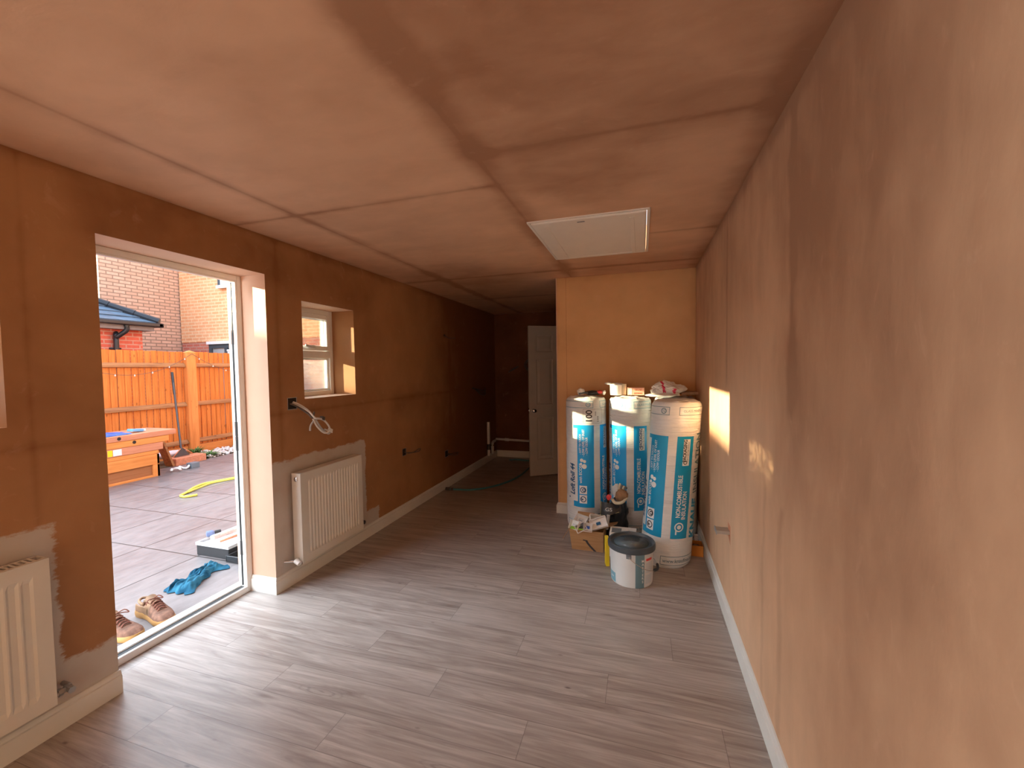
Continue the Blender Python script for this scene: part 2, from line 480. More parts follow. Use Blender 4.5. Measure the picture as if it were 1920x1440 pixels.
XL, XR, H = -2.366, 0.481, 2.40
YB, YE, YR0 = 4.20, 6.65, -4.2
XC = -0.825
M['plaster_ceiling'] = plaster('plaster_ceiling',
    lines=[(0, -0.67, 0.12, 0.75), (0, -1.90, 0.08, 0.7), (1, 1.967, 0.06, 0.65, 0, -3, -0.67), (1, 1.67, 0.05, 0.42, 0, -0.67, 1), (1, 3.01, 0.04, 0.5, 0, 0.05, 1),
           (1, 3.86, 0.06, 0.6), (1, 5.12, 0.06, 0.4), (0, XR, 0.13, 0.7), (0, XL, 0.05, 0.3), (1, 0.02, 0.06, 0.3)],
    rects=[(0, -0.66, 1.0, 1, -0.2, 1.75, 0.20, 0.50), (0, -0.62, 0.05, 1, 0.2, 1.35, 0.16, 0.25), (0, -0.62, 0.10, 1, 1.62, 2.15, 0.12, 0.42), (0, -0.45, -0.05, 1, 1.9, 2.35, 0.10, 0.25), (0, -2.3, -1.2, 1, 3.3, 5.2, 0.3, 0.3), (0, -0.5, 0.5, 1, 3.55, 4.2, 0.15, 0.25)],
    damp_shade=-0.06, dry=(0.76, 0.475, 0.31), wet=(0.38, 0.195, 0.11), streak=(1.0, 1.8, 1))
M['plaster_right'] = plaster('plaster_right',
    lines=[(1, 1.62, 0.06, 0.6, 2, 1.35, 3), (1, 2.74, 0.05, 0.45, 2, 1.4, 3), (2, H, 0.10, 0.6), (1, 0.45, 0.05, 0.3)],
    rects=[(1, 1.0, 4.3, 2, 1.85, 2.6, 0.25, 0.32), (1, 1.70, 1.75, 2, 0.0, 1.0, 0.02, 0.30), (1, 1.93, 1.96, 2, 0.0, 1.05, 0.02, 0.25), (1, 0.0, 1.75, 2, 1.05, 2.6, 0.25, 0.50), (1, 0.0, 1.25, 2, -0.2, 1.2, 0.2, 0.22)],
    damp_shade=-0.05, dry=(0.73, 0.465, 0.29), wet=(0.36, 0.20, 0.12), streak=(1, 2.2, 0.9))
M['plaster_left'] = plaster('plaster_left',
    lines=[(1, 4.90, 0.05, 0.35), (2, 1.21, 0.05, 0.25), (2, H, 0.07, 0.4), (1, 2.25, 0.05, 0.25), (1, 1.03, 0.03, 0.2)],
    rects=[(1, 2.2, 3.3, 2, 2.05, 2.3, 0.1, 0.3), (1, 3.6, 4.4, 2, 1.05, 1.3, 0.1, 0.25), (1, 4.7, 7.5, 2, -1.0, 3.6, 0.5, 0.75), (1, 1.2, 2.3, 2, 2.10, 2.36, 0.06, 0.4)],  # the passage rect paints the gloom there into the wall colour
    damp_shade=0.22, dry=(0.53, 0.285, 0.135), wet=(0.26, 0.11, 0.042),
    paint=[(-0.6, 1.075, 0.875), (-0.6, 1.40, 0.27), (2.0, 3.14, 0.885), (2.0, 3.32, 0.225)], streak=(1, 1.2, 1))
M['plaster_reveal'] = plaster('plaster_reveal', damp_shade=-0.05, dry=(0.78, 0.54, 0.40), wet=(0.60, 0.38, 0.26))
M['plaster_back'] = plaster('plaster_back', lines=[(2, H, 0.10, 0.4), (0, XR, 0.08, 0.35), (0, XC, 0.04, 0.3)],
    damp_shade=0.0, dry=(0.78, 0.47, 0.225), wet=(0.47, 0.25, 0.10))
M['plaster_end'] = plaster('plaster_end', damp_shade=0.55, dry=(0.34, 0.14, 0.07), wet=(0.13, 0.045, 0.018))  # passage gloom put into the colours, darker than damp plaster alone

# ================================================================== mesh helpers
class MB:
    def __init__(s):
        s.v, s.f, s.mi = [], [], []
    def add(s, vs, fs, mi=0):
        b = len(s.v)
        s.v += [tuple(v) for v in vs]
        s.f += [tuple(b + i for i in f) for f in fs]
        s.mi += [mi] * len(fs)
        return s
    def box(s, x0, x1, y0, y1, z0, z1, mi=0):
        return s.add([(x0, y0, z0), (x1, y0, z0), (x1, y1, z0), (x0, y1, z0), (x0, y0, z1), (x1, y0, z1), (x1, y1, z1), (x0, y1, z1)],
                     [(0, 3, 2, 1), (4, 5, 6, 7), (0, 1, 5, 4), (1, 2, 6, 5), (2, 3, 7, 6), (3, 0, 4, 7)], mi)
    def obox(s, c, ax, ay, az, mi=0):
        c, ax, ay, az = map(Vector, (c, ax, ay, az))
        vs = [c + sx * ax + sy * ay + sz * az for sz in (-1, 1) for sx, sy in ((-1, -1), (1, -1), (1, 1), (-1, 1))]
        return s.add(vs, [(0, 3, 2, 1), (4, 5, 6, 7), (0, 1, 5, 4), (1, 2, 6, 5), (2, 3, 7, 6), (3, 0, 4, 7)], mi)
    def tube(s, pts, r, n=8, mi=0, cap=True):
        pts = [Vector(p) for p in pts]
        rs = r if isinstance(r, (list, tuple)) else [r] * len(pts)
        rings = []
        up = Vector((0, 0, 1))
        for i, p in enumerate(pts):
            d = (pts[min(i + 1, len(pts) - 1)] - pts[max(i - 1, 0)]).normalized()
            a = d.cross(up)
            if a.length < 0.05:
                a = d.cross(Vector((0, 1, 0)))
            a.normalize()
            b = d.cross(a)
            rings.append([p + rs[i] * (math.cos(2 * math.pi * k / n) * a + math.sin(2 * math.pi * k / n) * b) for k in range(n)])
        vs = [v for g in rings for v in g]
        fs = []
        for i in range(len(pts) - 1):
            for k in range(n):
                fs.append((i * n + k, i * n + (k + 1) % n, (i + 1) * n + (k + 1) % n, (i + 1) * n + k))
        if cap:
            fs.append(tuple(range(n - 1, -1, -1)))
            fs.append(tuple((len(pts) - 1) * n + k for k in range(n)))
        return s.add(vs, fs, mi)
    def lathe(s, prof, c=(0, 0, 0), n=32, mi=0, axis='z', cap=True):
        vs, fs = [], []
        for r, h in prof:
            for k in range(n):
                a = 2 * math.pi * k / n
                p = (r * math.cos(a), r * math.sin(a), h)
                if axis == 'x':
                    p = (h, r * math.cos(a), r * math.sin(a))
                if axis == 'y':
                    p = (r * math.sin(a), h, r * math.cos(a))
                vs.append((p[0] + c[0], p[1] + c[1], p[2] + c[2]))
        m = len(prof)
        for i in range(m - 1):
            for k in range(n):
                fs.append((i * n + k, i * n + (k + 1) % n, (i + 1) * n + (k + 1) % n, (i + 1) * n + k))
        if cap:
            fs.append(tuple(range(n - 1, -1, -1)))
            fs.append(tuple((m - 1) * n + k for k in range(n)))
        return s.add(vs, fs, mi)
    def extrude_profile(s, prof, p0, p1, out, mi=0, m0=None, m1=None):
        # prof: (out, z) list, run from p0 to p1 in plan
        p0, p1, out = Vector(p0), Vector(p1), Vector(out)
        d = (p1 - p0).normalized()
        vs = []
        for (P, mt) in ((p0, m0), (p1, m1)):
            for o, z in prof:
                sh = d * (o * mt) if mt else Vector((0, 0, 0))
                vs.append(P + out * o + Vector((0, 0, z)) + sh)
        n = len(prof)
        fs = [(i, (i + 1) % n, n + (i + 1) % n, n + i) for i in range(n)]
        fs += [tuple(range(n - 1, -1, -1)), tuple(range(n, 2 * n))]
        return s.add(vs, fs, mi)
    def build(s, name, mats, parent=None, smooth=False, bevel=0.0, seg=2, sub=0, angle=None):
        me = bpy.data.meshes.new(name)
        me.from_pydata(s.v, [], s.f)
        if not isinstance(mats, (list, tuple)):
            mats = [mats]
        for m in mats:
            me.materials.append(M[m] if isinstance(m, str) else m)
        for p, i in zip(me.polygons, s.mi):
            p.material_index = min(i, len(mats) - 1)
            p.use_smooth = smooth
        bm = bmesh.new()
        bm.from_mesh(me)
        bmesh.ops.recalc_face_normals(bm, faces=bm.faces)
        if smooth and angle:
            for e in bm.edges:
                if len(e.link_faces) == 2 and e.calc_face_angle(0) > angle:
                    e.smooth = False
        bm.to_mesh(me)
        bm.free()
        o = bpy.data.objects.new(name, me)
        COL.objects.link(o)
        if parent is not None:
            o.parent = parent
        if bevel:
            b = o.modifiers.new('bevel', 'BEVEL')
            b.width = bevel
            b.segments = seg
            b.limit_method = 'ANGLE'
        if sub:
            b = o.modifiers.new('sub', 'SUBSURF')
            b.levels = b.render_levels = sub
        return o

def tag(o, label=None, cat=None, group=None, kind=None):
    if label: o['label'] = label
    if cat: o['category'] = cat
    if group: o['group'] = group
    if kind: o['kind'] = kind
    return o
def thing(name, label, cat, loc=(0, 0, 0), rz=0.0, group=None):
    o = bpy.data.objects.new(name, None)
    o.empty_display_size = 0.05
    COL.objects.link(o)
    o.location = loc
    o.rotation_euler = (0, 0, rz)
    return tag(o, label, cat, group)
def struct(o):
    o['kind'] = 'structure'
    return o
def croot(name, loc, rz=0):
    o = bpy.data.objects.new(name, None)
    COL.objects.link(o)
    o.location = loc
    o.rotation_euler = (0, 0, rz)
    o['kind'] = 'structure'
    return o
def spline(pts, n=8):
    pts = [Vector(p) for p in pts]
    out = []
    P = [pts[0]] + pts + [pts[-1]]
    for i in range(1, len(P) - 2):
        for k in range(n):
            t = k / n
            a, b, c, d = P[i - 1], P[i], P[i + 1], P[i + 2]
            out.append(0.5 * ((2 * b) + (c - a) * t + (2 * a - 5 * b + 4 * c - d) * t * t + (3 * b - a - 3 * c + d) * t ** 3))
    out.append(pts[-1])
    return out
def text_polys(s, size=1.0, bold=0.0, align='CENTER'):
    cu = bpy.data.curves.new('txt', 'FONT')
    cu.body = s
    cu.size = size
    cu.align_x = align
    cu.align_y = 'CENTER'
    cu.offset = bold * size
    cu.resolution_u = 3
    ob = bpy.data.objects.new('txt', cu)
    COL.objects.link(ob)
    dg = bpy.context.evaluated_depsgraph_get()
    me = bpy.data.meshes.new_from_object(ob.evaluated_get(dg))
    bm = bmesh.new()
    bm.from_mesh(me)
    bmesh.ops.triangulate(bm, faces=bm.faces)
    bm.verts.index_update()
    vs = [(v.co.x, v.co.y) for v in bm.verts]
    fs = [tuple(v.index for v in f.verts) for f in bm.faces]
    bm.free()
    bpy.data.objects.remove(ob)
    bpy.data.curves.remove(cu)
    bpy.data.meshes.remove(me)
    return vs, fs
def grid(fn, nu, nv):
    vs = [fn(i / nu, j / nv) for j in range(nv + 1) for i in range(nu + 1)]
    fs = [(j * (nu + 1) + i, j * (nu + 1) + i + 1, (j + 1) * (nu + 1) + i + 1, (j + 1) * (nu + 1) + i) for j in range(nv) for i in range(nu)]
    return vs, fs
def blob(name, mats, parent, c, rad, amp=0.25, freq=8.0, seed=0, sub=3, zflat=None, sharp=False, loc_in=True, mi_fn=None):
    bm = bmesh.new()
    bmesh.ops.create_icosphere(bm, subdivisions=sub, radius=1.0)
    for v in bm.verts:
        d = v.co.copy()
        n = noise.noise(d * freq * 0.25 + Vector((seed * 3.1, seed, 0)))
        n2 = noise.noise(d * freq + Vector((seed, 0, seed * 2.3)))
        k = 1 + amp * (1.0 * n + 0.7 * (abs(n2) if sharp else n2))
        v.co = Vector((d.x * rad[0], d.y * rad[1], d.z * rad[2])) * k
        if zflat is not None:
            v.co.z = max(v.co.z, zflat)
        v.co += Vector(c)
    me = bpy.data.meshes.new(name)
    bm.to_mesh(me)
    bm.free()
    if not isinstance(mats, (list, tuple)):
        mats = [mats]
    for m in mats:
        me.materials.append(M[m] if isinstance(m, str) else m)
    for p in me.polygons:
        p.use_smooth = not sharp
        if mi_fn:
            p.material_index = mi_fn(p.center)
    o = bpy.data.objects.new(name, me)
    COL.objects.link(o)
    if parent is not None:
        o.parent = parent
    return o

# ================================================================== ROOM SHELL
# floor slab, ceiling with loft opening
struct(MB().box(-2.70, 0.62, YR0, 6.80, -0.16, 0.0).build('floor', 'floor'))
HX0, HX1, HY0, HY1 = -0.678, 0.052, 2.52, 3.465     # loft opening
mb = MB()
for x0, x1, y0, y1 in ((-2.70, HX0, YR0, 6.80), (HX1, 0.62, YR0, 6.80), (HX0, HX1, YR0, HY0), (HX0, HX1, HY1, 6.80)):
    mb.box(x0, x1, y0, y1, H, H + 0.20)
struct(mb.build('ceiling', 'plaster_ceiling'))

# left wall with openings
WX0, WX1 = -2.70, XL
OPEN = [(-3.60, -1.40, 0.0, 2.10), (0.39, 0.960, 1.303, 2.015), (1.271, 2.162, 0.0, 2.145), (2.466, 3.040, 1.298, 2.016)]  # first opening is for the added patio door
mb = MB()
y = YR0
for (a, b, z0, z1) in OPEN:
    mb.box(WX0, WX1, y, a, 0, H)
    if z0 > 0:
        mb.box(WX0, WX1, a, b, 0, z0)
    mb.box(WX0, WX1, a, b, z1, H)
    y = b
mb.box(WX0, WX1, y, 6.80, 0, H)
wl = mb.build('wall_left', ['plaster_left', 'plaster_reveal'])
# reveal faces carry the paler dry plaster
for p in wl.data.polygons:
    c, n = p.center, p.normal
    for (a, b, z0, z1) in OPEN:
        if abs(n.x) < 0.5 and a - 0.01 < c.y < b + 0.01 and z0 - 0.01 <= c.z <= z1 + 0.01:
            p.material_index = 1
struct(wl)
struct(MB().box(XR, 0.62, YR0, YB + 0.12, 0, H).build('wall_right', 'plaster_right'))
# stub wall that closes the room on the right; the passage runs past it
struct(MB().box(XC + 0.10, XR, YB, YB + 0.12, 0, H).box(XC, XC + 0.10, YB, YB + 0.12, 0, H).build('wall_back', 'plaster_back', bevel=0.004))
# passage wall with the inner doorway, and the small room behind it
DY0, DY1 = 5.10, 5.92
mb = MB().box(XC, XC + 0.10, YB + 0.12, DY0, 0, H).box(XC, XC + 0.10, DY1, YE, 0, H).box(XC, XC + 0.10, DY0, DY1, 2.09, H)
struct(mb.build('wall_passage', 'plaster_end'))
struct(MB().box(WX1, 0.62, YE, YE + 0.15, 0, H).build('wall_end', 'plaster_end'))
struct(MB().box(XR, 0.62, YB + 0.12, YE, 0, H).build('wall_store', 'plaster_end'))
struct(MB().box(-2.70, 0.62, YR0 - 0.12, YR0, 0, H).build('wall_rear', 'plaster_back'))
# corner bead on the stub wall's edge
struct(MB().box(XC - 0.002, XC + 0.006, YB - 0.003, YB + 0.004, 0.11, H).build('trim_1', simple('pale_corner_bead', (0.62, 0.40, 0.30), 0.6)))

# skirting boards (ogee topped)
SK = [(0.0, 0.0), (0.018, 0.0), (0.018, 0.078), (0.0165, 0.084), (0.012, 0.088), (0.0125, 0.092), (0.0105, 0.100), (0.006, 0.106), (0.0, 0.108)]
mb = MB()
mb.extrude_profile(SK, (XL, YR0, 0), (XL, 1.271 + 0.004, 0), (1, 0, 0), m1=0.0)
mb.extrude_profile(SK, (XL, 2.162, 0), (XL, YE, 0), (1, 0, 0), m0=-1.0)
mb.extrude_profile(SK, (-2.575, 2.162, 0), (XL, 2.162, 0), (0, -1, 0), m1=1.0)
struct(mb.build('baseboard_left', 'white_gloss', smooth=True, angle=0.5))
mb = MB()
mb.extrude_profile(SK, (XR, YR0, 0), (XR, YB, 0), (-1, 0, 0))
struct(mb.build('baseboard_right', 'white_gloss', smooth=True, angle=0.5))
mb = MB()
mb.extrude_profile(SK, (XC, YB, 0), (XR, YB, 0), (0, -1, 0), m0=-1.0)
mb.extrude_profile(SK, (XC, YB, 0), (XC, DY0, 0), (-1, 0, 0), m0=-1.0)
struct(mb.build('baseboard_back', 'white_gloss', smooth=True, angle=0.5))
mb = MB()
mb.extrude_profile(SK, (XL, YE, 0), (XC, YE, 0), (0, -1, 0))
struct(mb.build('baseboard_end', 'white_gloss', smooth=True, angle=0.5))

# ------------------------------------------------------------------ doors and windows
def yz_frame(mb, x0, x1, y0, y1, z0, z1, t, tb=None, mi=0):
    tb = t if tb is None else tb
    mb.box(x0, x1, y0, y0 + t, z0, z1, mi)
    mb.box(x0, x1, y1 - t, y1, z0, z1, mi)
    mb.box(x0, x1, y0 + t, y1 - t, z1 - t, z1, mi)
    mb.box(x0, x1, y0 + t, y1 - t, z0, z0 + tb, mi)
    return mb

# garden door frame (leaf is folded back out of sight)
d1 = croot('door_1', (-2.60, 1.716, 0))
def loc(mb, o):
    c = Vector(o.location)
    mb.v = [tuple(Vector(v) - c) for v in mb.v]
    return mb
mb = MB()
mb.box(-2.645, -2.572, 1.272, 1.302, 0.0, 2.144)
mb.box(-2.645, -2.572, 2.131, 2.161, 0.0, 2.144)
mb.box(-2.645, -2.572, 1.302, 2.131, 2.112, 2.144)
# rebate stop on the inner side
mb.box(-2.600, -2.572, 2.118, 2.131, 0.03, 2.112)
mb.box(-2.600, -2.572, 1.302, 1.315, 0.03, 2.112)
mb.box(-2.600, -2.572, 1.315, 2.118, 2.100, 2.112)
loc(mb, d1).build('door_frame', 'upvc', d1, bevel=0.003)
mb = MB()
mb.box(-2.592, -2.572, 1.302, 2.131, 0.0, 0.042)
mb.box(-2.700, -2.640, 1.272, 2.161, -0.04, 0.040)
loc(mb, d1).build('threshold', 'upvc', d1, bevel=0.006, seg=3)
mb = MB().box(-2.640, -2.592, 1.302, 2.131, 0.0, 0.030)
mb.box(-2.612, -2.603, 2.112, 2.1185, 0.05, 2.10).box(-2.612, -2.603, 1.3145, 1.321, 0.05, 2.10)
loc(mb, d1).build('gasket', 'gasket', d1)
mb = MB()
for z in (0.30, 1.02, 1.12, 1.74):
    mb.box(-2.638, -2.606, 2.127, 2.133, z - 0.05, z + 0.05)
loc(mb, d1).build('strike_plate', 'chrome', d1, bevel=0.002)

def small_window(name, y0, y1, z0, z1, zt, upper='glass', lower='glass_obscure'):
    w = croot(name, (-2.62, (y0 + y1) / 2, z0))
    mb = yz_frame(MB(), -2.655, -2.590, y0 - 0.001, y1 + 0.001, z0 - 0.001, z1 + 0.001, 0.040)
    mb.box(-2.655, -2.590, y0 + 0.040, y1 - 0.040, zt - 0.030, zt + 0.030)
    # glazing bead round the fixed lower light
    yz_frame(mb, -2.640, -2.606, y0 + 0.040, y1 - 0.040, z0 + 0.040, zt - 0.030, 0.012)
    loc(mb, w).build('window_frame', 'upvc', w, bevel=0.004)
    mb = yz_frame(MB(), -2.645, -2.578, y0 + 0.043, y1 - 0.043, zt + 0.033, z1 - 0.043, 0.038)
    loc(mb, w).build('sash', 'upvc', w, bevel=0.005)
    mb = yz_frame(MB(), -2.6145, -2.6115, y0 + 0.0780, y1 - 0.0780, zt + 0.068, z1 - 0.078, 0.004)
    yz_frame(mb, -2.6145, -2.6115, y0 + 0.050, y1 - 0.050, z0 + 0.050, zt - 0.040, 0.004)
    loc(mb, w).build('gasket', 'gasket', w)
    loc(MB().box(-2.618, -2.614, y0 + 0.077, y1 - 0.077, zt + 0.067, z1 - 0.077), w).build('pane', upper, w)
    loc(MB().box(-2.622, -2.618, y0 + 0.048, y1 - 0.048, z0 + 0.048, zt - 0.038), w).build('pane', lower, w)
    yc = (y0 + y1) / 2 + 0.03
    mb = MB().box(-2.578, -2.568, yc - 0.03, yc + 0.03, zt + 0.052, zt + 0.074)
    mb.obox((-2.557, yc - 0.035, zt + 0.060), (0.006, 0, 0), (0.0, 0.055, -0.010), (0, 0.002, 0.009))
    loc(mb, w).build('window_handle', 'white_gloss', w, bevel=0.003)
    return w
small_window('window_1', 0.39, 0.960, 1.303, 2.015, 1.640, 'glass_frosted', 'glass_frosted')
small_window('window_2', 2.466, 3.040, 1.298, 2.016, 1.640)
# invented sliding patio door, unseen behind the camera, added to let fill light in
w3 = croot('window_3', (-2.62, -2.5, 0))
mb = yz_frame(MB(), -2.66, -2.58, -3.60, -1.40, 0, 2.10, 0.06)
mb.box(-2.66, -2.58, -2.54, -2.46, 0.06, 2.04)
loc(mb, w3).build('window_frame', 'upvc', w3, bevel=0.004)
loc(MB().box(-2.624, -2.618, -3.54, -2.54, 0.06, 2.04).box(-2.624, -2.618, -2.46, -1.46, 0.06, 2.04), w3).build('pane', 'glass', w3)

# inner six-panel door, standing ajar in the passage
HINGE = Vector((-0.835, 5.905, 0.012))
LATCH = Vector((-1.469, 5.489, 0.012))
dirv = (LATCH - HINGE).normalized()
DW = 0.76
d2 = croot('door_2', HINGE, math.atan2(dirv.y, dirv.x))
DH, DT = 2.055, 0.036
# leaf runs +x from hinge, face towards camera is +y side of local frame
colx = [(0.105, 0.345), (0.415, 0.655)]
rowz = [(0.22, 0.80), (0.98, 1.60), (1.70, 1.93)]
def panel_face(ysign):
    vs, fs = [], []
    xs = [0.0] + [c for p in colx for c in p] + [DW]
    zs = [0.0] + [c for p in rowz for c in p] + [DH]
    mb = MB()
    y = ysign * DT / 2
    for i in range(5):
        for j in range(7):
            x0, x1, z0, z1 = xs[i], xs[i + 1], zs[j], zs[j + 1]
            if i % 2 == 1 and j % 2 == 1:
                d1_, d2_ = 0.022, 0.050
                yi, yo = y - ysign * 0.008, y - ysign * 0.003
                r = [(x0, x1, z0, z1, y), (x0 + 0.010, x1 - 0.010, z0 + 0.010, z1 - 0.010, yi), (x0 + d1_, x1 - d1_, z0 + d1_, z1 - d1_, yi), (x0 + d2_, x1 - d2_, z0 + d2_, z1 - d2_, yo)]
                pts = []
                for (a, b, c, d, yy) in r:
                    pts += [(a, yy, c), (b, yy, c), (b, yy, d), (a, yy, d)]
                f = [(q * 4 + k, q * 4 + (k + 1) % 4, q * 4 + 4 + (k + 1) % 4, q * 4 + 4 + k) for q in range(3) for k in range(4)]
                f.append((12, 13, 14, 15))
                mb.add(pts, f)
            else:
                mb.add([(x0, y, z0), (x1, y, z0), (x1, y, z1), (x0, y, z1)], [(0, 1, 2, 3)])
    return mb
mb = MB()
for sg in (-1, 1):
    p = panel_face(sg)
    mb.add(p.v, p.f)
h = DT / 2
mb.add([(0, -h, 0), (DW, -h, 0), (DW, h, 0), (0, h, 0), (0, -h, DH), (DW, -h, DH), (DW, h, DH), (0, h, DH)], [(0, 1, 2, 3), (4, 5, 6, 7), (0, 3, 7, 4), (1, 2, 6, 5)])
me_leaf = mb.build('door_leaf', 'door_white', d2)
for sg in (1, -1):
    mb = MB().lathe([(0.0255, 0), (0.0255, 0.004 * sg), (0.010, 0.008 * sg), (0.010, 0.030 * sg), (0.020, 0.036 * sg), (0.027, 0.048 * sg), (0.024, 0.060 * sg), (0.010, 0.066 * sg)],
                    c=(DW - 0.06, sg * DT / 2, 0.90), n=20, axis='y')
    mb.build('door_handle', 'chrome', d2, smooth=True, angle=0.8)
MB().box(DW - 0.001, DW + 0.002, -0.011, 0.011, 0.86, 0.94).box(DW, DW + 0.010, -0.006, 0.006, 0.89, 0.91).build('latch_plate', 'chrome', d2)
mb = MB()
for a0, a1, b0, b1 in ((DY0 - 0.06, DY0, 0, 2.15), (DY1, DY1 + 0.06, 0, 2.15), (DY0, DY1, 2.09, 2.15)):
    mb.box(XC - 0.014, XC, a0, a1, b0, b1)
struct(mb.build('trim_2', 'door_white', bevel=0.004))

# ------------------------------------------------------------------ loft hatch
lh = thing('loft_hatch', 'white plastic loft hatch panel set in the plastered ceiling', 'loft hatch', ((HX0 + HX1) / 2, (HY0 + HY1) / 2, H))
hx, hy = (HX1 - HX0) / 2, (HY1 - HY0) / 2
def rrect(a, b, r, z, n=5):
    out = []
    for cx, cy, s0 in ((a - r, b - r, 0), (-a + r, b - r, 1), (-a + r, -b + r, 2), (a - r, -b + r, 3)):
        for k in range(n + 1):
            t = math.pi / 2 * (s0 + k / n)
            out.append((cx + r * math.cos(t), cy + r * math.sin(t), z))
    return out
def loops(mb, ls, close0=False, close1=True, mi=0):
    n = len(ls[0])
    vs = [v for l in ls for v in l]
    fs = [(i * n + k, i * n + (k + 1) % n, (i + 1) * n + (k + 1) % n, (i + 1) * n + k) for i in range(len(ls) - 1) for k in range(n)]
    if close0: fs.append(tuple(range(n)))
    if close1: fs.append(tuple((len(ls) - 1) * n + k for k in range(n)))
    return mb.add(vs, fs, mi)
a, b = hx - 0.001, hy - 0.001
mb = loops(MB(), [rrect(a, b, 0.004, 0.02), rrect(a, b, 0.012, -0.006), rrect(a - 0.016, b - 0.016, 0.014, -0.006), rrect(a - 0.018, b - 0.018, 0.014, 0.012)], close1=False)
mb.build('frame', 'hatch', lh, smooth=True, angle=0.5)
mb = loops(MB(), [rrect(a - 0.020, b - 0.020, 0.014, 0.03), rrect(a - 0.020, b - 0.020, 0.014, -0.010), rrect(a - 0.028, b - 0.028, 0.014, -0.014)])
# raised stiffening bars moulded near both short sides
for sx in (-1, 1):
    c0 = sx * (a - 0.105)
    mb.box(c0 - 0.014, c0 + 0.014, -b + 0.085, b - 0.055, -0.0175, -0.013)
mb.box(-a + 0.11, a - 0.11, b - 0.075, b - 0.055, -0.0165, -0.013)
mb.build('panel', 'hatch', lh, smooth=False, bevel=0.002)
MB().box(-0.06, -0.015, -b + 0.060, -b + 0.072, -0.0155, -0.0138).build('maker_label', 'grey_plastic', lh)

# ------------------------------------------------------------------ radiators
def radiator(name, label, y0, y1, z0, z1, pitch, grille, xf=-2.268, xb=-2.345):
    r = thing(name, label, 'radiator', (XL, (y0 + y1) / 2, z0))
    o = Vector(r.location)
    mb = MB()
    ny = int((y1 - y0) / pitch) * 6
    m = 0.022
    nf = int((y1 - y0 - 0.08) / pitch)
    yy = [y0]
    ys0 = (y0 + y1) / 2 - nf * pitch / 2
    vs, fs = [], []
    cols = []
    cols.append((y0, 0.0))
    cols.append((y0 + m, 0.0))
    for k in range(nf):
        c = ys0 + (k + 0.5) * pitch
        w = pitch * 0.22
        cols += [(c - 2 * w, 0.0), (c - w, -0.007), (c + w, -0.007), (c + 2 * w * 0.999, 0.0)]
    cols += [(y1 - m, 0.0), (y1, 0.0)]
    rows = [(z0, 0), (z0 + 0.055, 0), (z0 + 0.075, 1), (z1 - 0.075, 1), (z1 - 0.055, 0), (z1, 0)]
    for z, k in rows:
        for y, d in cols:
            vs.append((xf + (d * k), y, z))
    n = len(cols)
    for j in range(len(rows) - 1):
        for i in range(n - 1):
            fs.append((j * n + i, j * n + i + 1, (j + 1) * n + i + 1, (j + 1) * n + i))
    # return edges
    mb.add(vs, fs)
    mb.box(xf - 0.014, xf - 0.0078, y0, y1, z0, z1)
    mb.add([(xf, y0, z0), (xf - 0.014, y0, z0), (xf - 0.014, y0, z1), (xf, y0, z1), (xf, y1, z0), (xf - 0.014, y1, z0), (xf - 0.014, y1, z1), (xf, y1, z1)],
           [(0, 1, 2, 3), (4, 5, 6, 7), (3, 2, 6, 7), (0, 1, 5, 4)])
    mb.v = [tuple(Vector(v) - o) for v in mb.v]
    mb.build('front_panel', 'radiator', r)
    mb = MB().box(xb, xb + 0.012, y0 + 0.012, y1 - 0.012, z0 + 0.005, z1 - 0.012)
    k = y0 + 0.03
    while k < y1 - 0.03:
        mb.box(xb + 0.012, xf - 0.014, k, k + 0.002, z0 + 0.03, z1 - 0.05)
        k += 0.028
    mb.v = [tuple(Vector(v) - o) for v in mb.v]
    mb.build('back_panel', 'radiator', r)
    for e0, e1 in ((y0 - 0.001, y0 + 0.006), (y1 - 0.006, y1 + 0.001)):
        mb = MB().box(xb, xf - 0.002, e0, e1, z0 + 0.02, z1 + 0.001)
        mb.v = [tuple(Vector(v) - o) for v in mb.v]
        mb.build('side_panel', 'radiator', r, bevel=0.002)
    mb = MB()
    zt = z1 + 0.001
    if grille:
        mb.box(xb, xb + 0.008, y0, y1, zt - 0.012, zt)
        mb.box(xf - 0.016, xf - 0.006, y0, y1, zt - 0.012, zt + 0.001)
        k = y0 + 0.012
        while k < y1 - 0.02:
            mb.box(xb + 0.008, xf - 0.016, k, k + 0.007, zt - 0.006, zt)
            k += 0.018
    else:
        mb.box(xb, xf - 0.004, y0, y1, zt - 0.004, zt)
    mb.v = [tuple(Vector(v) - o) for v in mb.v]
    mb.build('top_grille' if grille else 'top_cover', 'radiator', r, bevel=0.0015)
    mb = MB()
    for yy in (y0 + 0.10, y1 - 0.10):
        for za, zb in ((z1 - 0.16, z1 - 0.05), (z0 + 0.05, z0 + 0.16)):
            mb = MB().box(XL + 0.0005, xb + 0.001, yy - 0.015, yy + 0.015, za, zb)
            mb.v = [tuple(Vector(v) - o) for v in mb.v]
            mb.build('wall_bracket', 'radiator', r)
    return r, o
r2, o2 = radiator('radiator', 'white ribbed panel radiator under the small window beside the garden doorway', 2.30, 2.965, 0.150, 0.790, 0.031, False)
r1, o1 = radiator('radiator', 'white panel radiator with slotted top grille at the left edge', 0.12, 1.012, 0.168, 0.775, 0.040, True)
def part(mb, name, mat, parent, o, **k):
    mb.v = [tuple(Vector(v) - o) for v in mb.v]
    return mb.build(name, mat, parent, **k)
